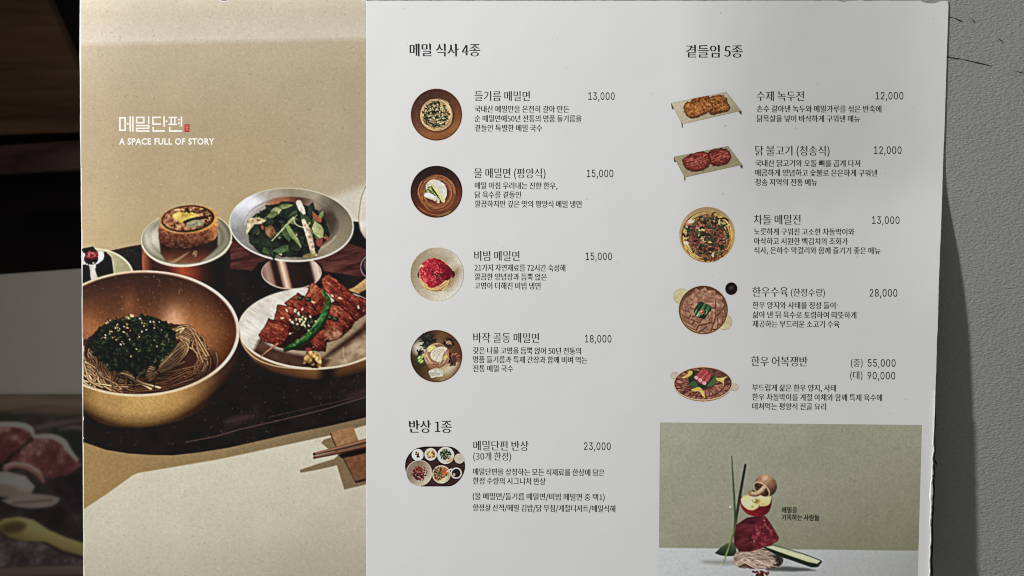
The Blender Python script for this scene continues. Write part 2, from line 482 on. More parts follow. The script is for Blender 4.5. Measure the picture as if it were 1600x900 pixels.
    c.stroke([(222, 385), (238, 404), (262, 414.5), (292, 416.2), (325, 409), (350, 396), (362, 378)], 1.6, (224, 214, 186), alpha=.8)
    c.layer("printed_egg_roll")
    body = lambda X, Y: ramp(Y - (X - 292) * -0.03 + 10 * (fbm(X, Y, 9, 3, 6) - .5), [(350, (158, 100, 58)), (360, (128, 72, 42)), (374, (106, 58, 36)), (388, (64, 32, 22))]) \
        + (sstep(322, 338, X) * .22)[..., None] * C(255, 200, 110) + ((fbm(X, Y, 3.2, 3, 9) - .5) * .34)[..., None]
    c.poly([(247.5, 345), (248, 372), (252, 381), (266, 387), (285, 388.5), (300, 387), (318, 382), (333, 376), (340, 368), (341, 345), (338, 331), (320, 336)], body, rough=1.2)
    c.ell(294, 342.8, 46, 22.6, lambda X, Y: ramp(X + 8 * fbm(X, Y, 5, 2, 8), [(250, (186, 138, 84)), (300, (160, 106, 62)), (345, (206, 146, 68))]), -5)
    c.ell(293.5, 342, 41.5, 20.6, (34, 20, 16), -5)
    c.ell(292.5, 341.5, 38.5, 18.6, lambda X, Y: ramp(fbm(X, Y, 4.2, 3, 7), [(0.25, (74, 40, 26)), (0.45, (142, 88, 56)), (0.62, (172, 118, 78)), (.85, (214, 170, 124))]), -5)
    c.poly([(268.7, 336), (281, 329), (302, 330), (311.5, 337), (301, 340.5), (291, 346), (283, 348.5), (272, 343)],
           lambda X, Y: ramp(fbm(X, Y, 7, 2, 5), [(.2, (176, 142, 56)), (.8, (222, 194, 104))]), rough=.8)
    c.stroke([(288, 347), (299, 343.5), (310, 341), (322, 339)], [4, 5, 4, 5], (26, 18, 16), tex=.8)
    c.ell(305, 350, 14, 6.2, lambda X, Y: ramp(fbm(X, Y, 6, 2, 15), [(.2, (122, 114, 88)), (.8, (172, 164, 130))]), -8)
    for k in range(34):
        a = rng.uniform(-0.9, 1.1); r = rng.uniform(.72, .97)
        c.ell(293 + 40 * r * math.cos(a), 342 + 19.5 * r * math.sin(a), 1.6, 1.2, (22, 14, 12) if k % 2 else (108, 62, 40))
    for k in range(14): c.ell(rng.uniform(280, 318), rng.uniform(326, 332), 2.0, 1.2, (40, 24, 18))
    # ---- salad bowl on its foot
    c.layer("printed_salad_bowl")
    foot = lambda X, Y: ramp(X + (Y - 425) * -0.25, [(408, (112, 82, 72)), (418, (168, 134, 118)), (424, (140, 104, 88)), (428, (48, 28, 24)), (435, (54, 32, 27)), (438, (150, 112, 90)), (443, (232, 204, 178)),
                                   (448, (176, 132, 106)), (452, (50, 30, 26)), (478, (34, 22, 20)), (486, (44, 30, 27)), (491, (190, 166, 150)), (497, (216, 194, 178)), (503, (150, 122, 110))])
    c.ell(455.5, 426, 47.2, 26.5, (198, 170, 154))
    c.ell(455.5, 425, 46, 25.6, foot)
    c.ell(455.5, 351.5, 97.5, 57.8, (214, 208, 192), 3)
    m0 = C(0, 0, 0)
    def bowl(X, Y):
        r = np.hypot((X - 455) / 96, (Y - 351) / 56.5)
        th = np.degrees(np.arctan2(Y - 351, X - 455)) % 360
        b = ramp(th, [(0, (128, 116, 96)), (35, (146, 134, 110)), (70, (104, 94, 78)), (100, (160, 150, 132)), (125, (78, 72, 62)), (150, (128, 122, 114)), (175, (134, 132, 128)), (195, (200, 200, 206)),
                      (212, (226, 226, 234)), (228, (160, 154, 142)), (270, (148, 138, 114)), (310, (152, 142, 118)), (335, (100, 90, 74)), (360, (128, 116, 96))])
        k = sstep(0.80, 0.74, r)
        inner = ramp(th, [(0, (96, 84, 70)), (60, (120, 104, 80)), (110, (150, 140, 120)), (160, (132, 124, 112)), (200, (170, 166, 160)), (235, (140, 108, 84)), (262, (132, 80, 56)), (290, (86, 52, 40)), (320, (150, 136, 116)), (345, (70, 58, 50)), (360, (96, 84, 70))])
        out = b * (1 - k[..., None]) + inner * k[..., None]
        return out * (1 + .22 * (fbm(X, Y, 16, 3, 33) - .5))[..., None]
    c.ell(455.2, 350.5, 95.8, 56, bowl, 3)
    for a0, a1, w, col in ((100, 170, 2.2, (120, 112, 100)), (20, 80, 1.4, (218, 206, 180)), (-60, 10, 1.6, (104, 94, 78)), (185, 235, 1.6, (228, 228, 232))):
        pts = [(456 + 73 * math.cos(math.radians(a)), 354 + 43 * math.sin(math.radians(a))) for a in np.linspace(a0, a1, 7)]
        c.stroke(pts, w, col, alpha=.55, soft=1.6)
    c.ell(507, 340, 5, 12, (58, 42, 36), -40, soft=3, alpha=.7); c.ell(518, 352, 5, 12, (66, 52, 44), 10, soft=3, alpha=.7)
    c.ell(437, 318, 16, 8, (168, 102, 64), -10, soft=4, alpha=.8)
    c.layer("printed_salad")
    c.poly([(386, 352), (392, 340), (410, 330), (422, 322), (440, 316), (458, 315), (478, 322), (495, 330), (508, 345), (514, 368), (505, 380), (494, 396), (470, 402), (440, 400), (410, 396), (392, 382)], lambda X, Y: ramp(fbm(X, Y, 14, 3, 21), [(.25, (18, 22, 20)), (.6, (32, 44, 34)), (.9, (58, 76, 50))]), smooth=True, rough=3, rs=7)
    greens = [((22, 28, 24), (52, 66, 48)), ((36, 50, 34), (92, 116, 72)), ((60, 76, 46), (142, 154, 92)), ((118, 124, 76), (204, 202, 146)), ((26, 38, 32), (50, 72, 56))]
    def leaf(cx, cy, L, W, ang, k, seed=0):
        a = math.radians(ang); d = np.array([math.cos(a), math.sin(a)]); nn = np.array([-d[1], d[0]])
        p0 = np.array([cx, cy]) - d * L / 2; p1 = p0 + d * L
        pts = [p0, p0 + d * L * .3 + nn * W * .5, p0 + d * L * .65 + nn * W * .42, p1, p0 + d * L * .6 - nn * W * .5, p0 + d * L * .25 - nn * W * .4]
        lo, hi = greens[k]
        fc = lambda X, Y: mixc(lo, hi, np.clip(.15 + .75 * fbm(X, Y, 7, 2, seed) + ((X - cx) * nn[0] + (Y - cy) * nn[1]) / W * .7, 0, 1))
        c.poly(pts, fc, smooth=True, edge=(14, 18, 14), ew=1.2, rough=.8)
        c.stroke([p0, (p0 + p1) / 2 + nn * W * .06, p1], [.9, .8, .4], hi, alpha=.55)
    for i in range(46):
        x, y = rng.uniform(394, 506), rng.uniform(322, 396)
        if ((x - 452) / 60) ** 2 + ((y - 360) / 40) ** 2 > 1: continue
        leaf(x, y, rng.uniform(12, 28), rng.uniform(6, 13), rng.uniform(0, 180), [0, 4, 1, 2, 4, 1, 2, 0, 3][i % 9], i)
    for _ in range(40):
        x, y = rng.uniform(398, 506), rng.uniform(330, 396)
        if ((x - 452) / 58) ** 2 + ((y - 362) / 36) ** 2 < 1: c.ell(x, y, rng.uniform(3, 7), rng.uniform(1.5, 3.5), (12, 15, 13), rng.uniform(0, 180), soft=1.6, alpha=.75)
    leaf(431, 330, 26, 13, -30, 3, 5); leaf(446, 322, 26, 9, -8, 2, 6); leaf(425, 336, 20, 10, -20, 2, 8)
    leaf(486, 330, 30, 11, 100, 4, 9); leaf(478, 342, 26, 12, 45, 1, 3); leaf(497, 360, 32, 17, 70, 3, 4); leaf(450, 366, 40, 15, 60, 1, 7)
    leaf(446, 388, 48, 12, -12, 1, 2); leaf(420, 375, 40, 24, 30, 0, 1); leaf(464, 380, 34, 22, -40, 0, 11); leaf(398, 358, 22, 12, -60, 0, 12)
    c.poly([(386, 345), (393, 340), (410, 340), (416, 345), (408, 350), (398, 350), (390, 360), (385, 366)], lambda X, Y: ramp(fbm(X, Y, 5, 2, 3), [(.2, (150, 130, 86)), (.8, (226, 212, 176))]), rough=1)
    c.ell(404, 344, 3, 1.6, (120, 76, 44)); c.ell(410, 355, 1.8, 4, (168, 76, 44), -10)
    c.poly([(414, 356), (424, 352), (430, 362), (424, 372), (416, 366)], lambda X, Y: ramp(fbm(X, Y, 6, 2, 3), [(.2, (96, 64, 44)), (.8, (166, 116, 78))]), smooth=True)
    c.stroke([(425, 376), (440, 360), (452, 347), (464, 336)], [1.4, 1.8, 1.6, 1], (176, 176, 128), hi=(214, 212, 170))
    c.stroke([(458, 340), (462, 350), (472, 355), (480, 354), (484, 348)], 1.6, (150, 160, 110), hi=(206, 208, 168))
    c.stroke([(484, 356), (490, 364), (500, 366), (508, 372)], 1.4, (150, 164, 84))
    c.stroke([(448, 352), (456, 366), (464, 376), (470, 386)], [6, 8, 6, 2], (84, 108, 62), hi=(160, 172, 106), dark=(40, 60, 34))
    c.stroke([(467, 317), (471, 326), (475, 333)], [9, 9, 5], (214, 200, 178), hi=(226, 212, 192), dark=(150, 122, 98), tex=.6)
    c.stroke([(474, 345), (480, 360), (485, 376), (489, 394), (494, 399)], [6, 9, 9.5, 7, 3.5], (206, 172, 142), hi=(222, 194, 166), dark=(136, 92, 68), tex=.7)
    for x, y, r in ((477, 352, 2), (484, 371, 2.4), (488, 386, 2.4), (481, 360, 1.4)): c.ell(x, y, r * 1.2, r, (158, 108, 82), -20, soft=1.3, alpha=.7)
    c.poly([(488, 330), (502, 342), (500, 348), (490, 342)], (150, 86, 58), smooth=True); c.poly([(494, 374), (504, 372), (502, 386), (494, 382)], (132, 66, 58), smooth=True); c.poly([(507, 366), (514, 372), (511, 378)], (176, 70, 48))
    c.ell(484, 399, 10, 3.5, (150, 134, 76), -10, soft=1.5, alpha=.8)
    # ---- drinking glass at the picture's edge
    c.layer("printed_glass")
    c.poly([(580, 286), (572, 292), (566, 306), (562, 326), (560.5, 345), (563, 360), (570, 372), (580, 380)], lambda X, Y: ramp(Y, [(290, (216, 208, 190)), (340, (204, 195, 178)), (352, (222, 214, 204)), (366, (190, 170, 156)), (378, (150, 110, 96))]), smooth=False, soft=1)
    c.stroke([(578, 287), (571, 293), (565, 308), (561.5, 328), (560.5, 345), (563.5, 360), (570, 371), (578, 377)], 1.3, (138, 128, 112))
    c.ell(578, 416, 16.5, 19, (44, 28, 34), 0); c.stroke([(573, 400), (566, 408), (563.5, 418), (567, 428), (573, 433)], 1.5, (160, 134, 148)); c.ell(579, 414, 11, 12, (92, 66, 78))
    # ---- plate with the skewer
    c.layer("printed_skewer_plate")
    c.poly([(374, 518), (382, 546), (398, 565), (425, 581), (455, 589), (490, 593), (530, 590), (585, 580), (585, 540), (480, 520)],
           lambda X, Y: ramp(Y - 575 + np.abs(X - 492) * .28, [(-30, (156, 112, 62)), (6, (132, 88, 46)), (20, (84, 52, 30)), (32, (26, 19, 18))])
           * (1 - .75 * np.exp(-((X - 512) / 13) ** 2))[..., None], soft=2.2)
    c.ell(491, 513.5, 119.5, 64, (214, 200, 178), 0)
    def plate(X, Y):
        b = ramp(X * 0.75 + Y * 0.9, [(720, (200, 192, 178)), (760, (212, 206, 194)), (800, (196, 186, 170)), (850, (160, 138, 112)), (900, (150, 124, 94)), (950, (138, 112, 84)), (990, (160, 140, 112))])
        lines = (fbm(X + Y * .6, (Y - X * .6) * 8, 30, 2, 41) - .5) * .18
        return b * (1 + lines + .12 * (fbm(X, Y, 12, 2, 5) - .5))[..., None]
    c.ell(491, 512, 117.5, 62.5, plate)
    pm = c.mask_ell(491, 512, 117, 62)
    c.poly([(400, 540), (408, 530), (430, 545), (470, 555), (500, 560), (520, 545), (560, 515), (585, 490), (590, 520), (540, 545), (512, 568), (495, 590), (440, 580), (398, 556)],
           lambda X, Y: ramp(fbm(X, Y, 18, 2, 8), [(.2, (50, 28, 20)), (.8, (86, 54, 38))]), smooth=True, soft=3, clip=pm, alpha=.93)
    c.poly([(510, 560), (545, 538), (590, 505), (590, 560), (540, 572)], lambda X, Y: ramp(fbm(X + Y, Y - X * .7, 12, 2, 5), [(.2, (142, 114, 84)), (.8, (188, 164, 134))]), soft=4, clip=pm, alpha=.9)
    c.stroke([(536, 543), (537, 556), (541, 566)], 1.2, (206, 186, 156), clip=pm, alpha=.6)
    c.stroke([(374, 520), (380, 540), (398, 559), (425, 570.5), (457, 575.3), (500, 576.3), (540, 570), (575, 560)], 1.8, (206, 184, 152), alpha=.85)
    c.layer("printed_skewer")
    c.poly([(542, 453), (553, 449), (578, 430), (580, 447), (560, 459)], lambda X, Y: ramp(Y + X * .6, [(770, (214, 178, 116)), (790, (178, 138, 82))]))
    c.poly([(420, 512), (440, 486), (470, 462), (490, 470), (520, 478), (545, 500), (535, 526), (510, 536), (490, 548), (445, 545), (425, 536)], (44, 18, 14), smooth=True)
    def chunk(pts, tone, seed, ang=.6):
        ca, sa = math.cos(ang), math.sin(ang)
        px_, py_ = np.mean(pts, 0); sz = np.ptp(np.array(pts), axis=0).max()
        def fc(X, Y):
            u, v = X * ca + Y * sa, -X * sa + Y * ca
            fall = ((X - px_) * .35 + (Y - py_) * .94) / sz
            t = .5 * fbm(u, v * 3.2, 15, 3, seed) + .3 * fbm(u, v * 5, 5, 2, seed + 1) + .2 * fbm(X, Y, 2.6, 2, seed + 3) + tone - .34 * np.clip(fall, -.25, .6)
            return ramp(t, [(.2, (46, 14, 13)), (.42, (92, 30, 24)), (.58, (132, 52, 37)), (.74, (166, 84, 58)), (.92, (214, 150, 112))])
        c.poly(pts, fc, edge=(36, 11, 11), ew=2.0, rough=1.3, rs=6, seed=seed)
    chunk([(501, 437), (513, 427), (536, 445), (554, 461), (580, 470), (580, 487), (557, 501), (541, 488), (524, 472), (506, 452)], .03, 51)
    chunk([(524, 470), (541, 487), (557, 500), (552, 503), (532, 490), (516, 474)], -.14, 52)
    chunk([(476.5, 465), (486, 440), (497, 446), (507, 453), (517, 482), (498, 491), (484, 480)], .08, 53, -.9)
    chunk([(444.7, 473.8), (465.5, 457.5), (486, 472), (497, 490), (478, 501), (462, 490)], .05, 54)
    chunk([(427.6, 501), (433.7, 476), (457, 479), (477, 500), (467, 518), (448, 512)], .02, 55)
    chunk([(404, 523), (420, 498), (438, 502), (454, 509), (449.6, 528), (437, 543), (424, 537), (408, 533)], .06, 56)
    chunk([(515.6, 474), (530, 477), (545, 490), (556, 501), (549, 514), (536, 524), (516, 530), (505, 515)], .05, 57)
    chunk([(536, 512), (552, 500), (549, 512), (536, 524)], -.12, 58)
    chunk([(497, 518), (506, 513), (515, 531), (511, 532), (508, 550), (489, 548), (484, 534)], -.02, 59)
    c.poly([(505, 517), (520, 510), (534, 520), (530, 529), (514, 531)], lambda X, Y: ramp(fbm(X, Y, 6, 2, 3), [(.2, (112, 56, 36)), (.8, (202, 150, 112))]), smooth=True, alpha=.8, soft=2)
    for _ in range(70):
        x, y = rng.uniform(412, 572), rng.uniform(435, 545)
        if c.id[int(y + 3), int(x - 127)] == c.cur: c.ell(x, y, rng.uniform(.6, 1.8), rng.uniform(.4, .8), (226, 168, 140), rng.uniform(0, 180), alpha=.7)
    for _ in range(64):
        x, y = rng.uniform(412, 570), rng.uniform(438, 540)
        if c.id[int(y + 3), int(x - 127)] == c.cur:
            a = rng.uniform(.3, .9); l = rng.uniform(3, 8)
            c.stroke([(x, y), (x + l * math.cos(a), y + l * math.sin(a))], rng.uniform(.6, 1.3), [(226, 150, 116), (190, 92, 66), (62, 18, 14)][_ % 3], n=3, alpha=.6, soft=.7)
    c.stroke([(408, 557), (420, 547), (434, 537)], [1.5, 2.6, 3], (168, 96, 60), hi=(214, 150, 104), dark=(96, 46, 28))
    # dark garnish and sesame
    for _ in range(46):
        a, r = rng.uniform(0, 6.28), rng.uniform(0, 1) ** .6
        x, y = 468 + 19 * r * math.cos(a) + 4, 502 + 17 * r * math.sin(a)
        c.ell(x, y, rng.uniform(2, 4), rng.uniform(1.2, 2.4), [(22, 26, 20), (40, 54, 34), (30, 20, 16), (70, 86, 58)][_ % 4], rng.uniform(0, 180))
    for x, y in ((469, 466), (481, 468), (524, 499), (515, 496)):
        c.ell(x, y, 5.2, 4, (34, 36, 28)); c.ell(x - 1, y - 1, 3, 1.6, (84, 92, 66), 20)
    for _ in range(26):
        x, y = rng.normal(472, 9), rng.normal(502, 9)
        c.ell(x, y, 2.1, 1.3, (216, 190, 138), rng.uniform(0, 180)); c.ell(x - .4, y - .4, 1.0, .6, (242, 226, 188))
    for x, y, a in ((531, 466, 10), (519, 462, 40), (441, 497, 0), (448, 485, 60), (560, 480, 80), (489, 472, 20)): c.ell(x, y, 3, 1.5, (226, 190, 150), a)
    c.layer("printed_chilli")
    c.stroke([(445, 548), (463, 539), (482, 527), (500, 508), (509, 488), (513, 470), (507, 457)], [4, 10, 11, 11, 11, 8, 2], (20, 44, 20), n=9)
    c.stroke([(444, 546), (462, 537), (481, 525), (498, 506), (508, 487), (512.5, 470), (506.5, 456)], [3, 8, 9.5, 10, 9.5, 7, 2], lambda X, Y: ramp(fbm(X, Y, 5, 2, 61), [(.2, (22, 56, 26)), (.5, (44, 96, 42)), (.7, (62, 118, 56)), (.88, (128, 166, 104))]), dark=(20, 46, 22), n=9)
    c.stroke([(506.5, 463), (503, 456), (505, 453)], [2, 2.2, 1.5], (92, 132, 56))
    for _ in range(22):
        k = rng.uniform(0, 1); x = 462 + 46 * k; y = 536 - 52 * k ** 1.3
        c.stroke([(x, y), (x + 3, y - 2)], .9, (150, 190, 120), alpha=.6)
    c.layer("printed_ginger")
    c.poly([(476, 556), (481, 548), (489, 549), (499, 553), (502, 565), (500, 575), (484, 574), (474, 568)], lambda X, Y: ramp(fbm(X, Y, 5, 2, 31) + (X - 488) * .018 - (Y - 562) * .016, [(.2, (40, 24, 14)), (.4, (112, 80, 40)), (.6, (196, 154, 84)), (.85, (230, 200, 130))]), smooth=True, rough=1)
    c.ell(482, 546, 5, 3, (132, 56, 48))
    # ---- brass bowl
    c.layer("printed_brass_bowl")
    c.poly([(105, 560), (105, 632), (129, 643), (156, 661), (175, 666), (196, 668), (218, 668.5), (240, 666.5), (262, 662), (284, 656.5), (308, 645), (329, 630), (345, 613), (358, 594), (368, 570), (375, 540), (374, 515), (220, 540)],
           lambda X, Y: ramp(np.clip(X, 128, 376), [(128, (150, 108, 58)), (160, (182, 142, 82)), (230, (196, 156, 92)), (280, (186, 142, 80)), (318, (140, 98, 56)), (345, (82, 50, 32)), (376, (44, 26, 22))])
           * (ramp(Y - (668 - ((X - 215) / 160) ** 2 * 92), [(-60, (255, 255, 255)), (-22, (240, 240, 240)), (-8, (170, 160, 150)), (0, (90, 76, 66))])) * (1 + .16 * (fbm(X, Y, 3.0, 2, 71) - .5) + .12 * (fbm(X, Y, 30, 2, 5) - .5))[..., None], soft=1.6)
    c.ell(220, 521, 154.5, 98.5, lambda X, Y: ramp(X - (Y - 520) * .3, [(120, (196, 170, 140)), (200, (214, 190, 158)), (300, (196, 166, 140)), (345, (226, 212, 194)), (376, (206, 190, 172))]), -2)
    c.ell(219.6, 520.6, 150, 95, (112, 76, 54), -2)
    def inside(X, Y):
        r = np.hypot((X - 220) / 150, (Y - 521) / 95)
        b = ramp(Y + 5 * fbm(X, Y, 30, 2, 9), [(426, (52, 30, 21)), (452, (68, 39, 27)), (480, (94, 56, 33)), (520, (122, 76, 45)), (560, (112, 67, 41)), (610, (72, 41, 28))])
        g = np.exp(-((X - 271) ** 2 / 330 + (Y - 500) ** 2 / 560)) * .34
        g2 = np.exp(-((X - 300 - (Y - 500) * .25) ** 2 / 900 + (Y - 515) ** 2 / 2600)) * .16
        g3 = np.exp(-((X - 202) ** 2 / 130 + (Y - 474) ** 2 / 500)) * .13
        g4 = np.exp(-((X - 136) ** 2 / 600 + (Y - 508) ** 2 / 500)) * .18
        dk = (sstep(.72, 1.0, r) * sstep(300, 370, X)) * .12
        o = b + g[..., None] * C(255, 232, 205) + g2[..., None] * C(255, 170, 90) + (g3 + g4)[..., None] * C(255, 150, 80) - dk[..., None]
        return o * (1 + .14 * (fbm(X, Y, 4, 2, 19) - .5))[..., None]
    c.ell(219.2, 521.4, 148.6, 94, inside, -2)
    bm = c.mask_ell(219.2, 521.4, 148.4, 93.8, -2)
    for a0, a1, w, col, al in ((-86, -10, 1.2, (246, 232, 208), .8), (95, 178, 1.2, (232, 206, 160), .8), (20, 85, 1.0, (226, 200, 158), .6)):
        c.stroke([(220 + 153 * math.cos(math.radians(a)), 521 + 97 * math.sin(math.radians(a)) - 2 * math.cos(math.radians(a)) * 2.6) for a in np.linspace(a0, a1, 9)], w, col, alpha=al)
    c.specks(120, (135, 430, 360, 540), (190, 150, 120), (0.3, 0.7), 0.6, clip=bm)
    c.fibres(16, (135, 430, 360, 520), (190, 150, 120), (3, 8), 0.5, 0.5, )
    # ---- noodles
    c.layer("printed_noodles")
    nm = bm
    c.poly([(120, 540), (150, 520), (180, 505), (265, 505), (290, 512), (312, 524), (325, 545), (336, 572), (328, 590), (300, 606), (240, 616), (180, 616), (130, 606)], (66, 36, 24), smooth=True, clip=nm, rough=2)
    for x, y in ((200, 498), (168, 507), (172, 503), (206, 494)): c.ell(x, y, 4, 3, (206, 172, 128), 30)
    def nood(pts, bright, w=None):
        w = w or rng.uniform(1.6, 2.5)
        k = np.clip(bright + rng.normal(0, .10), 0, 1)
        col = np.array([112, 68, 44]) * (1 - k) + np.array([234, 190, 132]) * k
        c.stroke(pts, w + 1.3, tuple(col * .30), clip=nm, n=6)
        c.stroke(pts, w, tuple(col * .88), hi=tuple(np.minimum(255, col * 1.22)), dark=tuple(col * .5), clip=nm, n=6)
    for i in range(40):      # outer loops on the right
        r = rng.uniform(.55, 1.0); a0 = rng.uniform(-70, 20); a1 = a0 + rng.uniform(50, 120)
        cx, cy = 285 + rng.normal(0, 4), 562 + rng.normal(0, 4)
        nood([(cx + 46 * r * math.cos(math.radians(a)), cy + 40 * r * math.sin(math.radians(a))) for a in np.linspace(a0, a1, 5)], .15 + .4 * rng.random())
    for i in range(52):      # lower sweep
        t = rng.uniform(0, 1); y0 = 556 + 34 * t + rng.normal(0, 3)
        nood([(rng.uniform(124, 160), y0), (190 + rng.normal(0, 6), 584 + 26 * t + rng.normal(0, 4)), (240 + rng.normal(0, 8), 590 + 22 * t + rng.normal(0, 3)), (rng.uniform(280, 315), 578 + 18 * t + rng.normal(0, 6))], .0 + .25 * rng.random())
    for i in range(60):      # bright strands on the left
        x = rng.uniform(124, 172); y = rng.uniform(538, 566)
        nood([(x, y), (x + 4 + rng.normal(0, 5), y + 18), (x + 14 + rng.normal(0, 7), y + 34 + rng.normal(0, 4)), (x + 34 + rng.normal(0, 10), y + 44 + rng.normal(0, 4))], np.clip(1.0 - (x - 124) / 80, .3, 1) * .9)
    for i in range(24):
        nood([(228 + rng.normal(0, 6), 584 + rng.normal(0, 5)), (255 + rng.normal(0, 5), 570 + i * .7 - 6), (280 + rng.normal(0, 4), 552 + i * 1.1 - 12), (293 + rng.normal(0, 3), 530 + i * 1.0 - 10), (277 + rng.normal(0, 5), 516 + i * .6)], .78)
    for i in range(10):
        nood([(rng.uniform(262, 275), rng.uniform(514, 524)), (286 + rng.normal(0, 4), 514 + rng.normal(0, 5)), (303 + rng.normal(0, 4), 524 + rng.normal(0, 5)), (312 + rng.normal(0, 5), 545 + rng.normal(0, 8)), (322 + rng.normal(0, 6), 556 + rng.normal(0, 10))], .55)
    for p in ([(178, 578), (192, 584), (214, 596), (236, 608)], [(180, 581), (200, 586), (222, 598), (250, 606)], [(268, 523), (278, 516), (287, 513), (282, 520)], [(212, 592), (224, 580), (232, 566)]): nood(p, .9, 3.2)
    c.poly([(140, 545), (180, 570), (215, 582), (252, 566), (282, 535), (286, 562), (262, 590), (222, 604), (178, 594), (142, 572)], (34, 18, 12), smooth=True, soft=7, alpha=.55, clip=nm)
    c.poly([(262, 600), (300, 590), (326, 570), (330, 548), (342, 560), (336, 590), (300, 612), (262, 618)], (38, 20, 14), smooth=True, soft=6, alpha=.5, clip=nm)
    c.layer("printed_seaweed")
    sw = lambda X, Y: ramp(.62 * fbm(X, Y, 6, 3, 77) + .38 * fbm(X, Y, 2.2, 2, 12), [(.25, (9, 11, 9)), (.5, (19, 25, 17)), (.68, (38, 49, 31)), (.82, (80, 92, 58)), (.94, (140, 144, 100))])
    c.poly([(135, 540), (149, 518), (169, 503), (206, 497), (222, 491), (242, 496), (259, 503), (274, 518), (274, 538), (266, 552), (252, 562), (247, 578), (236, 568), (226, 590), (214, 590), (206, 584), (193, 578), (186, 582), (169, 580), (158, 566), (144, 552)], sw, rough=3.0, rs=5)
    for _ in range(330):
        x, y = rng.uniform(140, 272), rng.uniform(494, 572)
        if ((x - 208) / 66) ** 2 + ((y - 533) / 40) ** 2 > 1: continue
        g = rng.random(); col = (12, 15, 11) if g < .6 else ((44, 56, 34) if g < .9 else (98, 112, 70)); a = rng.uniform(0, 6.28); l = rng.uniform(3, 8)
        c.stroke([(x, y), (x + l * .5 * math.cos(a), y + l * .5 * math.sin(a)), (x + l * math.cos(a + .6), y + l * math.sin(a + .6))], rng.uniform(.7, 1.7), col, n=4)
    for _ in range(62):
        x, y = (rng.normal(184, 11), rng.normal(517, 8)) if _ % 5 < 2 else ((rng.normal(225, 13), rng.normal(508, 8)) if _ % 5 < 4 else (rng.uniform(160, 268), rng.uniform(505, 562)))
        if ((x - 208) / 62) ** 2 + ((y - 528) / 34) ** 2 > 1: continue
        k = rng.random(); col = (206, 180, 126) if k < .6 else ((232, 222, 190) if k < .85 else (176, 112, 70)); a = rng.uniform(0, 180); s_ = rng.uniform(.6, 1.1)
        c.ell(x + .5, y + .7, 1.9 * s_, 1.4 * s_, (14, 14, 10), a); c.ell(x, y, 1.55 * s_, 1.0 * s_, col, a)
    for _ in range(26):
        x, y = rng.uniform(176, 250), rng.uniform(562, 600); a = rng.uniform(.6, 2.4)
        c.stroke([(x, y), (x + 9 * math.cos(a), y + 9 * math.sin(a))], [2, .8], (18, 18, 14), alpha=.85)
    # ---- chopsticks on their rest
    c.layer("printed_chopstick_rest")
    gr = lambda a, b: (lambda X, Y: ramp(fbm(X, Y, 5, 3, 44), [(.2, a), (.8, b)]))
    c.poly([(516.5, 675), (551.7, 666.5), (561, 690), (527, 699)], gr((148, 108, 70), (170, 128, 86)))
    c.poly([(516.5, 675), (527, 699), (525, 700), (515.5, 677.5)], (84, 54, 34))
    c.poly([(536.7, 713.5), (571.7, 704.5), (580, 724), (580, 746), (555, 752)], gr((114, 72, 48), (136, 90, 60)))
    c.poly([(555, 751.5), (580, 745), (580, 750), (555.5, 755)], (62, 36, 28))
    c.poly([(536.7, 713.5), (555, 752), (555.5, 755), (535, 715)], (78, 46, 32))
    c.poly([(528, 711), (545, 705), (580, 698), (580, 706), (550, 713), (534, 716)], (30, 18, 16), soft=1)
    c.layer("printed_chopsticks")
    c.stroke([(491, 715), (530, 706.5), (580, 695)], [3.6, 5.6, 7.5], (88, 54, 38), hi=(142, 96, 68), dark=(44, 26, 20))
    c.stroke([(491, 709.5), (530, 700), (580, 687)], [4.2, 6.2, 8], (104, 66, 46), hi=(168, 120, 86), dark=(52, 32, 24))
    c.ell(491, 709.7, 1.8, 2.2, (40, 24, 20)); c.ell(491.5, 715, 1.5, 2.0, (72, 44, 32))
    c.names.append('printed_table'); c.id[(c.id == 0) & (Y > 600)] = len(c.names) - 1
    k = (c.id > 0) & (c.id < len(c.names) - 1)
    c.img[k] = np.clip(.45 + (c.img[k] - .45) * 1.10 - .018, 0.02, 1)
    c.img[k] = c.img[k] * .87 + c.img[k].mean(-1, keepdims=True) * .13
    c.img[~k] = c.img[~k] * .86 + c.img[~k].mean(-1, keepdims=True) * .14
    c.cur = 0
    c.specks(80, (128, 0, 572, 300), (215, 206, 186), (0.3, 0.7), 0.6)
    c.specks(60, (128, 0, 572, 300), (96, 84, 66), (0.3, 0.7), 0.6)
    rough_ = np.isin(c.id, [c.names.index('printed_' + n) for n in ('noodles', 'seaweed', 'salad', 'skewer', 'egg_roll', 'chilli', 'ginger')])
    c.finish(0.32, k * .07 / .32 * ~rough_ + rough_, 0.5, 2.4, 0.6)
    c.grain(0.05)
    return c

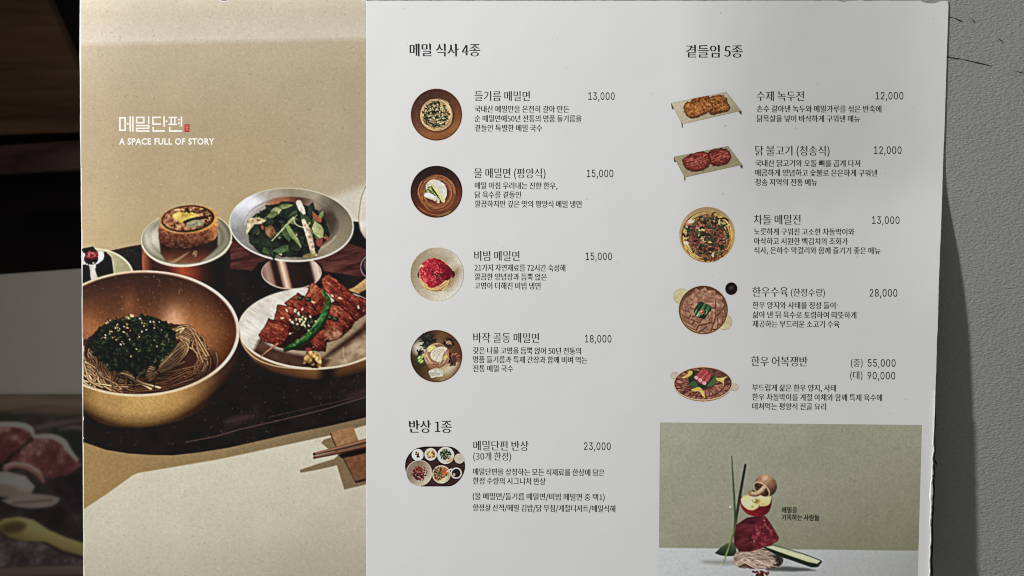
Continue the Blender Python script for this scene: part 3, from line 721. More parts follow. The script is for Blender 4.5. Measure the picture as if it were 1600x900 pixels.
def paint_still_life():
    c = Canvas(1031, 660, 1441, 945, 1.25)
    c.pad = 9                                           # the picture sits slightly askew on the page
    c.Y = c.Y + (c.X - 1031) * 0.0098
    c.X = c.X - 1.6 * (c.Y - 660) / 240 - (c.X - 1031) / 410 * 5.0 * (c.Y - 662) / 236
    X, Y = c.X, c.Y
    back = ramp(X * .35 + Y, [(1030, (149, 149, 133)), (1110, (145, 145, 127)), (1200, (140, 140, 121)), (1340, (122, 122, 99))])
    back = back * (1 + .05 * (fbm(X, Y, 40, 2, 3) - .5) + .09 * (fbm(X, Y, 3, 2, 7) - .5))[..., None]
    floor = ramp(X * .8 + (Y - 860) * 1.2, [(830, (186, 188, 188)), (1000, (176, 178, 178)), (1150, (156, 158, 156)), (1260, (140, 141, 136))]) * (1 + .04 * (fbm(X, Y, 4, 2, 7) - .5))[..., None]
    yl = 856 + (X - 1030) * 0.0111
    m = np.clip((Y - yl) / 1.6 + .5, 0, 1)[..., None]
    c.img = back * (1 - m) + floor * m
    c.fibres(70, (1032, 665, 1438, 850), (104, 102, 82), (2, 6), 0.7, 0.5); c.specks(60, (1032, 665, 1438, 850), (170, 168, 146), (.3, .7), .6)
    c.specks(40, (1032, 862, 1436, 930), (120, 118, 112), (.3, .7), .6)
    c.ell(1132, 879, 34, 3.6, (126, 126, 122), 2, soft=3, alpha=.7)
    c.poly([(1190, 886), (1230, 885), (1262, 888), (1275, 891.5), (1240, 893), (1200, 892)], (64, 66, 64), soft=1.6, alpha=.85)
    c.layer("printed_leaf")
    c.poly([(1117, 864), (1129, 853.5), (1142, 847), (1149, 851), (1149, 867), (1131, 868.5), (1121, 866)], lambda X, Y: ramp(Y - (X - 1130) * .1, [(848, (72, 88, 58)), (858, (46, 60, 36)), (868, (28, 38, 24))]), smooth=True)
    c.layer("printed_noodle_bundle")
    c.poly([(1205, 866), (1222, 870), (1224, 880), (1216, 886), (1200, 888)], lambda X, Y: ramp(fbm(X, Y, 3, 2, 4), [(.3, (32, 28, 26)), (.8, (96, 84, 74))]), rough=2)
    c.poly([(1147, 880), (1147, 868), (1156, 860), (1180, 856), (1198, 858), (1208, 868), (1210, 880), (1203, 887), (1178, 889), (1156, 887)], (84, 62, 54), smooth=True)
    bm = (c.id == c.cur).astype(float)
    for i in range(62):
        t = rng.uniform(0, 1); y = 860 + 26 * t
        k = rng.uniform(.7, 1.3); col = np.array([172, 148, 130]) * k
        c.stroke([(1148 + rng.normal(0, 2), y + 6), (1162 + rng.normal(0, 3), y - 3 + rng.normal(0, 4)), (1182 + rng.normal(0, 3), y + rng.normal(0, 5)), (1206 + rng.normal(0, 3), y + 3 + rng.normal(0, 5))], rng.uniform(1.0, 1.6), tuple(col * .85), hi=tuple(np.minimum(255, col * 1.25)), dark=tuple(col * .5), clip=bm, n=6)
    c.stroke([(1150, 880), (1162, 872), (1176, 872), (1190, 880), (1206, 884)], 1.4, (206, 182, 160), clip=bm)
    c.stroke([(1206, 884), (1218, 886), (1226, 882), (1230, 877)], .8, (150, 130, 112))
    c.layer("printed_cucumber")
    c.poly([(1192, 855), (1209, 851.5), (1256, 865), (1283, 875.5), (1284.5, 878), (1278, 886), (1268, 886.5), (1255, 882), (1232, 874), (1215, 869)], (26, 34, 24))
    c.poly([(1196, 854.5), (1209, 852.3), (1230, 858), (1256, 866), (1282, 876.5), (1277, 881), (1262, 878), (1236, 869), (1212, 860.5)], lambda X, Y: ramp(Y - (X - 1200) * .28 + 2 * fbm(X, Y, 9, 2, 3), [(850, (128, 138, 92)), (854, (206, 210, 168)), (859, (190, 194, 146)), (864, (150, 158, 108))]))
    c.layer("printed_meat")
    c.poly([(1147, 838), (1149, 821), (1166.7, 809), (1186, 806), (1196, 806.5), (1204, 818), (1216.7, 839), (1216, 845), (1204, 852), (1192, 855), (1173, 862), (1155, 862), (1147, 850)],
           lambda X, Y: ramp(fbm(X + Y, Y * 2, 12, 3, 8) , [(.2, (46, 14, 20)), (.5, (74, 22, 30)), (.85, (100, 40, 46))]), edge=(48, 12, 18), ew=1.5)
    c.poly([(1196, 806.8), (1204, 818), (1216.4, 839), (1215.5, 844.5), (1204, 851), (1192, 854), (1178, 860), (1174, 840), (1178, 824)], lambda X, Y: ramp(fbm(X, Y, 5, 3, 28), [(.2, (74, 18, 28)), (.55, (108, 32, 42)), (.8, (140, 66, 70))]))
    for _ in range(46):
        t = rng.uniform(0, 1); x = 1195 - 18 * t + rng.normal(0, 2) if _ % 2 else rng.uniform(1180, 1212); y = 812 + 36 * t if _ % 2 else rng.uniform(822, 850)
        c.ell(x, y, rng.uniform(.5, 1.1), .45, (186, 132, 128), rng.uniform(0, 180), alpha=.7)
    c.layer("printed_apple")
    c.poly([(1156.8, 784), (1158, 792), (1165, 801), (1175, 806), (1190, 806.5), (1200, 801), (1205, 790), (1205, 778), (1200, 774), (1160, 776)], lambda X, Y: ramp(X + 5 * fbm(X, Y, 6, 2, 3), [(1158, (132, 38, 36)), (1180, (116, 24, 30)), (1206, (74, 14, 22))]), smooth=True)
    c.poly([(1157, 780), (1163, 774), (1176, 771), (1192, 770), (1203, 772), (1205, 780), (1202, 788), (1195, 791), (1186, 791.5), (1183, 794.5), (1176, 797.5), (1168, 796), (1160, 789)], lambda X, Y: ramp(fbm(X, Y, 8, 2, 3) + np.exp(-((X - 1182) ** 2 / 60 + (Y - 784) ** 2 / 30)) * -.25 + (1185 - X) * .006, [(.1, (176, 150, 82)), (.4, (214, 196, 132)), (.75, (238, 226, 176))]), smooth=True, edge=(196, 150, 96), ew=1.2)
    for p in ([(1175, 781), (1178, 785), (1181, 784)], [(1180, 780), (1184, 783), (1181, 786)], [(1186, 789), (1187, 792), (1184, 794)]): c.stroke(p, 1.1, (110, 82, 40))
    c.layer("printed_mushroom")
    c.ell(1196.5, 758.5, 18.2, 16.6, lambda X, Y: ramp(np.hypot((X - 1196) * .9, Y - 747) + 4 * fbm(X, Y, 4, 3, 4), [(2, (208, 178, 146)), (8, (172, 134, 102)), (15, (130, 94, 70)), (26, (66, 44, 34))]), 42)
    c.ell(1190.5, 764.5, 15.2, 8.4, (206, 174, 142), 42); c.ell(1190, 765.2, 13.8, 7.2, lambda X, Y: ramp(fbm(X + Y, (Y - X) * 4, 6, 2, 9), [(.2, (34, 20, 16)), (.8, (98, 64, 46))]), 42)
    c.stroke([(1194, 762), (1188, 768.5), (1180, 772), (1172, 771)], [8, 9, 8.5, 7.5], lambda X, Y: ramp(fbm(X, Y, 4, 2, 3), [(.2, (146, 108, 80)), (.8, (190, 152, 118))]), hi=(212, 178, 142), dark=(84, 52, 36))
    c.ell(1171.5, 769.5, 2.4, 3.2, (150, 112, 80), 20); c.ell(1177, 767, 2.6, 1.0, (50, 30, 22), 15)
    for _ in range(22): c.ell(rng.uniform(1196, 1212), rng.uniform(748, 770), .7, .5, (84, 48, 32), alpha=.6)
    c.layer("printed_chive")
    c.stroke([(1143.3, 713), (1145.6, 755), (1148.2, 800), (1147.6, 826)], [1.2, 2.6, 3.2, 2.6], (38, 54, 32), hi=(72, 92, 58), dark=(18, 28, 16))
    c.stroke([(1164.6, 726.5), (1156.7, 771), (1151.6, 802), (1147.4, 829), (1140, 852), (1129, 882.5)], [3.4, 4.2, 3.9, 3.4, 2.8, 2.0], lambda X, Y: ramp(Y, [(720, (24, 34, 24)), (800, (36, 50, 32)), (830, (86, 98, 56)), (882, (156, 162, 106))]), dark=(16, 24, 16))
    c.stroke([(1126, 882), (1130, 883.5)], 1.4, (176, 176, 140))
    c.layer("printed_berries")
    for _ in range(38):
        x, y = rng.normal(1191, 7), rng.normal(903, 6)
        if y < 893: continue
        c.ell(x, y, 2.4, 1.7, [(66, 26, 24), (104, 48, 42), (38, 16, 16)][_ % 3], rng.uniform(0, 180))
    c.ell(1180, 894.5, 1.6, 1, (66, 26, 24))
    c.cur = 0
    c.ell(1141, 792, 1.3, 1.3, (230, 228, 220))
    c.finish(0.2, c.id > 0)
    c.grain(0.045)
    return c

def round_clip(c, cx, cy, rx, ry, rot=0):
    return c.mask_ell(cx, cy, rx, ry, rot) > 0.35

def tangle(c, cx, cy, r, n, cols, clip, w=(1.0, 1.6), inner=.35, sy=1.0):
    for i in range(n):
        q = r * (inner + (1 - inner) * rng.random() ** .6); a0 = rng.uniform(0, 360); a1 = a0 + rng.uniform(40, 120); dx, dy = rng.normal(0, r * .08, 2)
        col = np.array(cols[i % len(cols)]) * rng.uniform(.8, 1.15)
        c.stroke([(cx + dx + q * math.cos(math.radians(a)), cy + dy + sy * q * math.sin(math.radians(a))) for a in np.linspace(a0, a1, 4)], rng.uniform(*w), tuple(np.clip(col, 0, 255) * .9), hi=tuple(np.clip(col * 1.2, 0, 255)), dark=tuple(col * .55), clip=clip, n=5)

def paint_dishes():
    """the ten small dish pictures, each on its own little sheet: (canvas, mask, part label)"""
    out = []
    K = 95 / 900.0
    def P(x0, y0): return lambda x, y: (x0 + x * K, y0 + y * K)
    ns = lambda s, a, b, seed: (lambda X, Y: ramp(fbm(X, Y, s, 3, seed), [(.2, a), (.8, b)]))
    # 1 oil noodles
    c = Canvas(636, 133, 728, 225, 2.0); q = P(635, 130)
    cx, cy = q(445, 465)
    c.ell(cx, cy, 40.6, 41.2, (206, 172, 140))
    c.ell(cx, cy, 39.8, 40.2, (58, 28, 18))
    c.ell(cx, cy, 38.8, 39.2, lambda X, Y: ramp((Y - cy) * .8 + (X - cx) * .35 + 10 * (fbm(X, Y, 12, 3, 4) - .5), [(-34, (62, 34, 30)), (-12, (82, 46, 34)), (8, (110, 64, 42)), (24, (140, 88, 50)), (36, (122, 74, 42))]))
    c.specks(120, (cx - 36, cy - 36, cx + 36, cy + 36), (186, 150, 120), (.2, .5), .6)
    full = np.ones_like(c.X)
    c.ell(cx + 1, cy + 1.5, 26.5, 26, (64, 32, 22), soft=2)
    c.ell(cx, cy, 25.5, 25, (150, 112, 72))
    m = c.mask_ell(cx, cy, 26.5, 26)
    tangle(c, cx, cy, 25, 80, [(206, 170, 120), (184, 144, 96), (222, 190, 142)], m, (1.0, 1.7), .55)
    for i in range(300):
        a, r = rng.uniform(0, 6.28), 20.5 * rng.random() ** .55; x, y = cx - 1 + r * math.cos(a), cy + r * math.sin(a); b = rng.uniform(0, 6.28)
        c.stroke([(x, y), (x + 1.6 * math.cos(b), y + 1.6 * math.sin(b)), (x + 2.6 * math.cos(b + .8), y + 2.6 * math.sin(b + .8))], rng.uniform(.7, 1.7), [(24, 27, 24), (36, 42, 33), (86, 96, 62), (22, 22, 24), (34, 38, 32), (186, 178, 128)][i % 6], n=4)
    for i in range(34):
        a, r = rng.uniform(0, 6.28), 14 * rng.random() ** .6; c.ell(cx + r * math.cos(a), cy + r * math.sin(a), 1.0, .7, (236, 228, 180), rng.uniform(0, 180))
    c.grain(.06, 1.0); out.append((c, round_clip(c, cx, cy, 40.6, 41.2), "brown bowl of noodles topped with dark seaweed flakes"))
    # 2 cold broth noodles
    c = Canvas(636, 255, 728, 345, 2.0); q = P(635, 252); cx, cy = q(445, 450)
    c.ell(cx, cy + .4, 41, 41.2, (214, 190, 160)); c.ell(cx, cy, 40.4, 40.4, (26, 16, 14))
    c.ell(cx, cy, 39.3, 39.3, lambda X, Y: ramp((Y - cy) * .9 + (X - cx) * .3 + 9 * (fbm(X, Y, 14, 3, 6) - .5), [(-34, (32, 20, 20)), (-14, (46, 25, 22)), (6, (78, 38, 26)), (22, (112, 56, 32)), (32, (92, 48, 30)), (40, (150, 112, 66))]))
    c.stroke([(cx - 28, cy + 24), (cx - 14, cy + 33), (cx + 4, cy + 36.5), (cx + 22, cy + 30)], 1, (176, 128, 76), alpha=.7)
    c.specks(110, (cx - 34, cy - 36, cx + 34, cy + 30), (170, 140, 130), (.2, .5), .6)
    tangle(c, cx + 1, cy + 2, 27, 110, [(150, 92, 56), (176, 112, 68), (112, 64, 40)], c.mask_ell(cx, cy + 2, 30, 29), (.8, 1.3), .72)
    for bx, by in ((590, 290), (640, 350), (670, 400), (520, 240), (430, 230)):
        x, y = q(bx, by); c.stroke([(x + 3.5 * math.cos(a), y + 2.8 * math.sin(a)) for a in np.linspace(0, 5.6, 8)], 1, (156, 100, 66), n=4)
    c.ell(*q(430, 430), 16, 16, (60, 36, 24))
    c.poly([q(285, 350), q(330, 300), q(370, 370), q(330, 450), q(290, 440)], ns(4, (186, 178, 158), (226, 222, 204), 3), smooth=True)
    for bx, by, r in ((330, 450, 5), (395, 440, 6.5), (360, 410, 5), (430, 480, 4.5)):
        x, y = q(bx, by); c.ell(x, y, r, r * .7, (34, 42, 26), 30); c.ell(x, y, r * .8, r * .5, (160, 176, 106), 30)
    c.stroke([q(300, 500), q(360, 520), q(400, 540)], [8, 9, 7], (222, 220, 208), hi=(240, 238, 228), dark=(170, 164, 148)); c.stroke([q(420, 560), q(440, 530)], [6, 5], (206, 200, 184)); c.stroke([q(470, 600), q(480, 540)], [5, 4], (200, 190, 168))
    c.poly([q(370, 400), q(410, 400), q(480, 510), q(530, 600), q(470, 540)], (30, 20, 16))
    c.poly([q(335, 285), q(400, 262), q(480, 280), q(560, 330), q(600, 410), q(600, 500), q(560, 590), q(500, 520), q(440, 420), q(380, 350)], ns(6, (204, 198, 182), (228, 224, 210), 9), edge=(170, 160, 138), ew=.8)
    c.poly([q(330, 290), q(350, 300), q(440, 400), q(520, 500), q(575, 585), q(530, 605), q(450, 480), q(370, 360)], ns(5, (188, 192, 116), (222, 222, 158), 9), smooth=True)
    c.grain(.06, 1.0); out.append((c, round_clip(c, cx, cy, 41, 41.2), "dark bowl of cold broth noodles with pear slice and cucumber"))
    # 3 red sauce noodles
    c = Canvas(636, 383, 728, 475, 2.0); q = P(635, 380); cx, cy = q(455, 460)
    c.ell(cx, cy, 42.2, 42.6, lambda X, Y: ramp(X - cx, [(-42, (196, 170, 138)), (0, (214, 206, 188)), (30, (172, 168, 152)), (42, (150, 146, 132))]))
    c.ell(cx, cy, 41.2, 41.6, lambda X, Y: ramp((X - cx) * .9 + (Y - cy) * .3 + 5 * (fbm(X, Y, 8, 3, 2) - .5), [(-38, (150, 134, 108)), (-18, (178, 166, 142)), (8, (206, 198, 178)), (30, (216, 212, 198)), (42, (206, 202, 188))]))
    c.ell(cx - 1, cy - 18, 26, 14, (152, 134, 104), -20, soft=9, alpha=.6); c.ell(cx + 24, cy + 6, 8, 20, (128, 96, 58), 30, soft=7, alpha=.7)
    c.specks(120, (cx - 40, cy - 30, cx - 6, cy + 38), (118, 96, 66), (.2, .5), .6)
    c.ell(*q(680, 460), 4, 5.5, (58, 18, 18)); c.ell(*q(196, 470), 3.2, 5, (66, 16, 22))
    bx, by = q(430, 480)
    c.ell(bx, by, 24.5, 25, (176, 128, 80)); tangle(c, bx, by, 25, 70, [(214, 170, 112), (192, 142, 90), (228, 190, 136)], c.mask_ell(bx, by, 26, 26), (1.0, 1.6), .7)
    c.poly([q(190, 400), q(240, 300), q(310, 240), q(390, 222), q(460, 235), q(550, 270), q(630, 350), q(690, 430), q(640, 540), q(560, 560), q(500, 610), q(420, 650), q(330, 650), q(300, 600), q(240, 570), q(205, 500)],
           lambda X, Y: ramp(.7 * fbm(X, Y, 4, 3, 13) + .3 * fbm(X, Y, 14, 2, 3) - (X - bx) * .006, [(.22, (84, 10, 24)), (.5, (146, 22, 38)), (.68, (182, 40, 52)), (.88, (226, 128, 124))]), smooth=True, rough=1.2, rs=3)
    for _ in range(60):
        a, r = rng.uniform(0, 6.28), 20 * rng.random() ** .6; c.ell(bx - 2 + r * math.cos(a), by - 4 + .85 * r * math.sin(a), rng.uniform(.5, 1.2), .5, (232, 140, 136), rng.uniform(0, 180), alpha=.75)
    for X_, Y_, a in ((418, 452, 30), (440, 472, 50), (486, 514, -10), (512, 446, 80), (468, 492, 10)): c.stroke([(q(X_, Y_)[0] - 1.3 * math.cos(a), q(X_, Y_)[1] - 1.3 * math.sin(a)), q(X_, Y_), (q(X_, Y_)[0] + 1.2, q(X_, Y_)[1] + .9)], 1.1, (30, 24, 22), n=3); c.ell(q(X_, Y_)[0] + 1.2, q(X_, Y_)[1] - 1, .7, .5, (216, 196, 176))
    c.stroke([q(200, 350), q(230, 330), q(245, 345)], 2.4, (226, 196, 160))
    c.grain(.05, 1.0); out.append((c, round_clip(c, cx, cy, 42.2, 42.6), "pale bowl of noodles under bright red sauce"))
    # 4 noodles with vegetables
    c = Canvas(636, 512, 728, 602, 2.0); q = P(635, 510); cx, cy = q(443, 440)
    c.ell(cx, cy, 41.4, 41.6, (222, 204, 182)); c.ell(cx, cy, 40.4, 40.6, (50, 30, 20))
    c.ell(cx, cy, 39.4, 39.6, lambda X, Y: ramp(np.degrees(np.arctan2(Y - cy, X - cx)) % 360, [(0, (116, 72, 48)), (50, (186, 156, 112)), (80, (190, 156, 106)), (110, (122, 84, 52)), (150, (64, 46, 28)), (185, (92, 70, 48)), (205, (206, 196, 176)), (222, (80, 58, 42)), (250, (60, 40, 30)), (280, (134, 92, 58)), (320, (112, 74, 48)), (360, (116, 72, 48))])
          * (1 + .3 * (fbm(X, Y, 9, 3, 8) - .5))[..., None] * (.75 + .3 * sstep(40, 12, np.hypot(X - cx, Y - cy)))[..., None])
    c.ell(*q(190, 310), 7, 12, (214, 206, 188), 25, soft=4, alpha=.85); c.ell(*q(650, 610), 14, 6, (206, 194, 168), -35, soft=4, alpha=.85)
    def clump(X0, Y0, r, cols, n, l=4, w=(.8, 1.8)):
        x0, y0 = q(X0, Y0)
        for i in range(n):
            a, rr = rng.uniform(0, 6.28), r * rng.random() ** .55; b = rng.uniform(0, 6.28); x, y = x0 + rr * math.cos(a), y0 + rr * math.sin(a)
            c.stroke([(x, y), (x + l * .5 * math.cos(b), y + l * .5 * math.sin(b)), (x + l * math.cos(b + .7), y + l * math.sin(b + .7))], rng.uniform(*w), cols[i % len(cols)], n=4)
    clump(330, 220, 10.5, [(20, 20, 20), (34, 36, 32), (14, 14, 16), (62, 64, 58)], 90, 5)
    clump(615, 240, 7, [(24, 20, 20), (20, 18, 20), (48, 40, 36)], 50); clump(625, 232, 3, [(196, 156, 120), (150, 108, 80)], 14, 2.5)
    clump(200, 390, 4, [(26, 20, 26), (40, 30, 36)], 16)
    clump(215, 480, 8, [(34, 40, 26), (60, 74, 40), (28, 26, 24)], 40)
    for X_, Y_ in ((200, 500), (235, 450), (190, 460), (225, 520), (255, 420)): c.ell(*q(X_, Y_), 4, 2.4, (122, 150, 70), -40); c.ell(*q(X_, Y_), 2.6, 1.3, (190, 206, 130), -40)
    clump(655, 480, 8.5, [(40, 18, 26), (28, 16, 20), (70, 34, 40)], 60, 5); clump(715, 430, 5, [(196, 132, 76), (150, 92, 60), (70, 30, 30)], 22); clump(720, 500, 5, [(60, 30, 32), (120, 76, 60)], 20)
    c.ell(*q(455, 430), 18, 20, (150, 108, 84)); tangle(c, *q(450, 440), 19, 90, [(196, 156, 124), (168, 122, 94), (214, 178, 142), (140, 92, 70)], c.mask_ell(*q(450, 440), 20, 21), (.9, 1.5), .45)
    c.poly([q(300, 340), q(350, 285), q(410, 280), q(440, 320), q(370, 360), q(330, 380)], ns(4, (196, 186, 96), (226, 218, 150), 5), smooth=True); c.poly([q(550, 450), q(600, 420), q(610, 460), q(560, 490)], (206, 196, 96), smooth=True)
    c.poly([q(345, 420), q(380, 350), q(450, 310), q(540, 295), q(600, 320), q(600, 345), q(550, 400), q(530, 500), q(470, 530), q(420, 510), q(370, 480)], ns(7, (204, 194, 172), (228, 220, 202), 7), smooth=True, edge=(150, 130, 106), ew=1)
    for p in ([q(400, 450), q(440, 390), q(540, 340)], [q(440, 500), q(470, 430), q(560, 350)], [q(380, 430), q(420, 370), q(500, 330)]): c.stroke(p, .9, (166, 148, 120), alpha=.8)
    c.poly([q(325, 680), q(350, 645), q(400, 640), q(440, 612), q(530, 640), q(545, 690), q(530, 740), q(440, 745), q(360, 765), q(345, 720)], ns(4, (182, 180, 162), (226, 224, 210), 6), rough=1.2)
    for p in ([q(350, 700), q(420, 690), q(500, 710)], [q(380, 730), q(450, 720)]): c.stroke(p, .9, (150, 148, 130), alpha=.7)
    c.grain(.06, 1.0); out.append((c, round_clip(c, cx, cy, 41.4, 41.6), "bowl of noodles ringed with assorted vegetables"))
    # 5 the whole set on an oval tray
    c = Canvas(628, 693, 731, 765, 2.4); k5 = 110 / 1165.0; q = lambda x, y: (625 + x * k5, 685 + y * k5)
    stad = [q(*p) for p in ((410, 133), (780, 133), (880, 150), (960, 200), (1030, 290), (1070, 390), (1075, 500), (1040, 610), (970, 710), (880, 775), (780, 795), (380, 795), (270, 775), (180, 710), (110, 600), (85, 470), (100, 350), (170, 240), (270, 165))]
    c.img[:] = C(205, 205, 205)
    c.poly(stad, (30, 20, 20), smooth=True)
    mask = (c.id >= 0) & (c.polyd_full(stad) < .2)
    c.poly([q(*p) for p in ((440, 150), (780, 150), (900, 200), (1000, 300), (1055, 430), (1030, 590), (940, 710), (820, 780), (420, 780), (250, 740), (120, 560), (110, 400), (200, 260))], ns(6, (44, 26, 26), (70, 42, 38), 4), smooth=True)
    def bowl(X0, Y0, r, outer, inner, ri=.8):
        c.ell(*q(X0 + 8, Y0 + 12), r * k5, r * k5, (18, 12, 12), soft=1); c.ell(*q(X0, Y0), r * k5, r * k5, outer); c.ell(*q(X0, Y0), r * k5 * ri, r * k5 * ri, inner)
    def scat(X0, Y0, r, cols, n, s=(.7, 1.6)):
        x0, y0 = q(X0, Y0)
        for i in range(n):
            a, rr = rng.uniform(0, 6.28), r * k5 * rng.random() ** .55
            c.ell(x0 + rr * math.cos(a), y0 + rr * math.sin(a), rng.uniform(*s), rng.uniform(*s) * .7, cols[i % len(cols)], rng.uniform(0, 180))
    bowl(292, 272, 100, (206, 204, 206), (216, 214, 216)); scat(285, 262, 40, [(40, 26, 26), (190, 150, 90), (226, 220, 206), (30, 20, 22)], 22); scat(305, 290, 25, [(40, 20, 20)], 8)
    bowl(508, 264, 104, (226, 218, 206), (206, 194, 176), .85); scat(510, 266, 62, [(150, 98, 52), (112, 70, 40), (176, 130, 70)], 50); scat(510, 256, 36, [(226, 206, 120), (236, 222, 150)], 16)
    bowl(757, 282, 142, (216, 218, 216), (196, 200, 192), .88); scat(750, 270, 88, [(34, 46, 30), (70, 88, 52), (108, 122, 76), (24, 28, 24), (52, 66, 40)], 120); scat(790, 310, 40, [(206, 180, 150), (40, 40, 30)], 14)
    c.stroke([q(770, 388), q(830, 370), q(890, 310)], [2, 4, 2], (196, 166, 104))
    bowl(982, 334, 84, (206, 196, 182), (196, 186, 170), .9)
    bowl(318, 573, 216, (206, 196, 180), lambda X, Y: ramp((X + Y * .8 - 1254) , [(-16, (136, 122, 104)), (-4, (166, 152, 132)), (14, (196, 186, 166))]), .95); scat(325, 580, 130, [(150, 96, 66), (120, 60, 46)], 60); scat(318, 580, 108, [(96, 16, 28), (60, 12, 22), (140, 30, 40), (40, 16, 22)], 130); scat(330, 610, 60, [(30, 24, 26), (176, 140, 120)], 16)
    bowl(685, 596, 152, (214, 200, 176), (176, 152, 116), .9); scat(660, 580, 108, [(110, 60, 36), (60, 36, 26), (176, 96, 44), (46, 40, 28)], 120); scat(740, 540, 62, [(206, 112, 44), (180, 82, 36)], 40); scat(665, 580, 40, [(60, 66, 44), (110, 108, 76)], 20)
    c.poly([q(670, 690), q(760, 630), q(790, 660), q(720, 730), q(640, 720)], (220, 206, 176), smooth=True); c.stroke([q(780, 545), q(845, 508)], 2.2, (232, 226, 212))
    bowl(930, 575, 94, (228, 224, 218), (30, 24, 22), .76); scat(935, 570, 62, [(20, 18, 18), (52, 46, 40)], 30); c.ell(*q(895, 600), 1.8, 2.6, (214, 170, 120))
    c.grain(.05, 1.0)
    mm = mask | round_clip(c, *q(318, 573), 216 * k5, 216 * k5) | round_clip(c, *q(982, 334), 84 * k5, 84 * k5)
    out.append((c, mm, "dark oval tray set with seven small bowls and plates"))
    # 6, 7 fritters and patties on a small stand
    k6 = 130 / 755.0; q = lambda x, y: (1040 + x * k6, 135 + y * k6)
    def stand(pts, legs, y0, y1, lab, cols, cakes, edge, lines):
        c = Canvas(1045, y0, 1163, y1, 2.0)
        c.img[:] = C(200, 200, 198)
        for l in legs: c.poly([q(*p) for p in l], (86, 74, 54))
        c.poly([q(*p) for p in pts], lambda X, Y: ramp(X * .6 + Y + 6 * (fbm(X, Y, 10, 2, 6) - .5), [(780, (190, 180, 156)), (830, (178, 168, 142)), (880, (150, 140, 114))]), edge=(120, 108, 80), ew=.9)
        msk = c.polyd_full([q(*p) for p in pts]) < .3
        for l in legs: msk |= c.polyd_full([q(*p) for p in l]) < .3
        for pp, sd in cakes:
            c.poly([(x, y + 2.2) for x, y in (q(*p) for p in pp)], (74, 48, 32), smooth=True, rough=1.2, rs=3, soft=1)
            c.poly([q(*p) for p in pp], lambda X, Y: ramp(.68 * fbm(X, Y, 2.6, 3, sd) + .32 * fbm(X, Y, 10, 2, sd + 2), cols), smooth=True, rough=2.2, rs=2.6, edge=edge, ew=2.2, seed=sd)
            P_ = np.array([q(*p) for p in pp]); mx, my = P_.mean(0); sx, sy = P_.std(0)
            for _ in range(60):
                x, y = rng.normal(mx, sx * .6), rng.normal(my, sy * .6); c.ell(x, y, rng.uniform(.5, 1.2), .5, tuple(np.array(cols[-1][1]) * rng.uniform(.8, 1.1)) if _ % 2 else tuple(np.array(cols[0][1]) * .9), rng.uniform(0, 180), alpha=.8)
            if lines:
                for t in (-.5, .05, .5): c.stroke([(mx - sx, my + t * 8 + 5), (mx, my + t * 8 + 1), (mx + sx, my + t * 8 - 6)], 1.1, (196, 116, 96), alpha=.6)
        c.grain(.05, 1.0); out.append((c, msk, lab))
    stand([(48, 150), (552, 48), (688, 222), (150, 345)], [[(48, 150), (55, 200), (70, 212), (76, 190)], [(140, 320), (150, 378), (157, 374), (157, 342)], [(660, 228), (690, 220), (690, 256), (676, 250)]], 142, 201,
          "two golden brown fritters on a small metal stand", [(.2, (70, 38, 20)), (.42, (134, 80, 40)), (.6, (172, 112, 56)), (.85, (212, 160, 92))],
          [([(400, 100), (480, 75), (540, 95), (575, 170), (570, 210), (480, 235), (400, 240), (380, 160)], 5), ([(165, 170), (220, 130), (300, 90), (370, 78), (400, 110), (430, 180), (420, 210), (340, 250), (250, 280), (200, 265), (170, 220)], 9)], (88, 46, 24), False)
    stand([(72, 638), (568, 540), (698, 712), (172, 828)], [[(72, 638), (78, 684), (92, 692), (98, 670)], [(162, 800), (172, 862), (180, 856), (180, 826)], [(672, 720), (700, 712), (698, 746), (686, 742)]], 226, 285,
          "two red grilled meat patties on a small metal stand", [(.2, (54, 18, 17)), (.42, (98, 36, 31)), (.6, (130, 54, 45)), (.85, (190, 116, 96))],
          [([(400, 590), (430, 568), (540, 570), (590, 610), (580, 670), (520, 705), (430, 710), (390, 650)], 15), ([(155, 660), (210, 620), (300, 592), (370, 600), (405, 650), (410, 690), (360, 740), (270, 765), (200, 745), (160, 700)], 19)], (70, 18, 18), True)
    # 8 beef and kimchi pancake
    c = Canvas(1057, 320, 1153, 413, 2.0); k8 = 110 / 990.0; q = lambda x, y: (1050 + x * k8, 315 + y * k8); cx, cy = q(497, 465)
    c.ell(cx, cy, 44.4, 44.2, lambda X, Y: ramp(X - Y * .3, [(940, (178, 158, 126)), (985, (196, 182, 156)), (1025, (206, 196, 176))]))
    c.ell(cx, cy, 43, 43, lambda X, Y: ramp(Y + (X - cx) * -.2, [(322, (160, 134, 98)), (360, (176, 156, 120)), (410, (168, 144, 104))]))
    px_, py_ = q(500, 490)
    c.ell(px_, py_, 40.5, 40, lambda X, Y: ramp(fbm(X, Y, 6, 3, 3), [(.2, (70, 40, 28)), (.5, (108, 70, 44)), (.8, (160, 120, 72))]))
    pmk = c.mask_ell(px_, py_, 41, 40.5)
    tangle(c, px_, py_ - .5, 39, 90, [(206, 172, 96), (180, 140, 74), (222, 196, 128), (132, 80, 46)], pmk, (.9, 1.8), .86)
    pal = [(30, 42, 30), (44, 60, 40), (140, 84, 70), (112, 60, 50), (70, 44, 36), (206, 190, 120), (160, 100, 82), (26, 28, 24), (94, 58, 46), (60, 74, 46)]
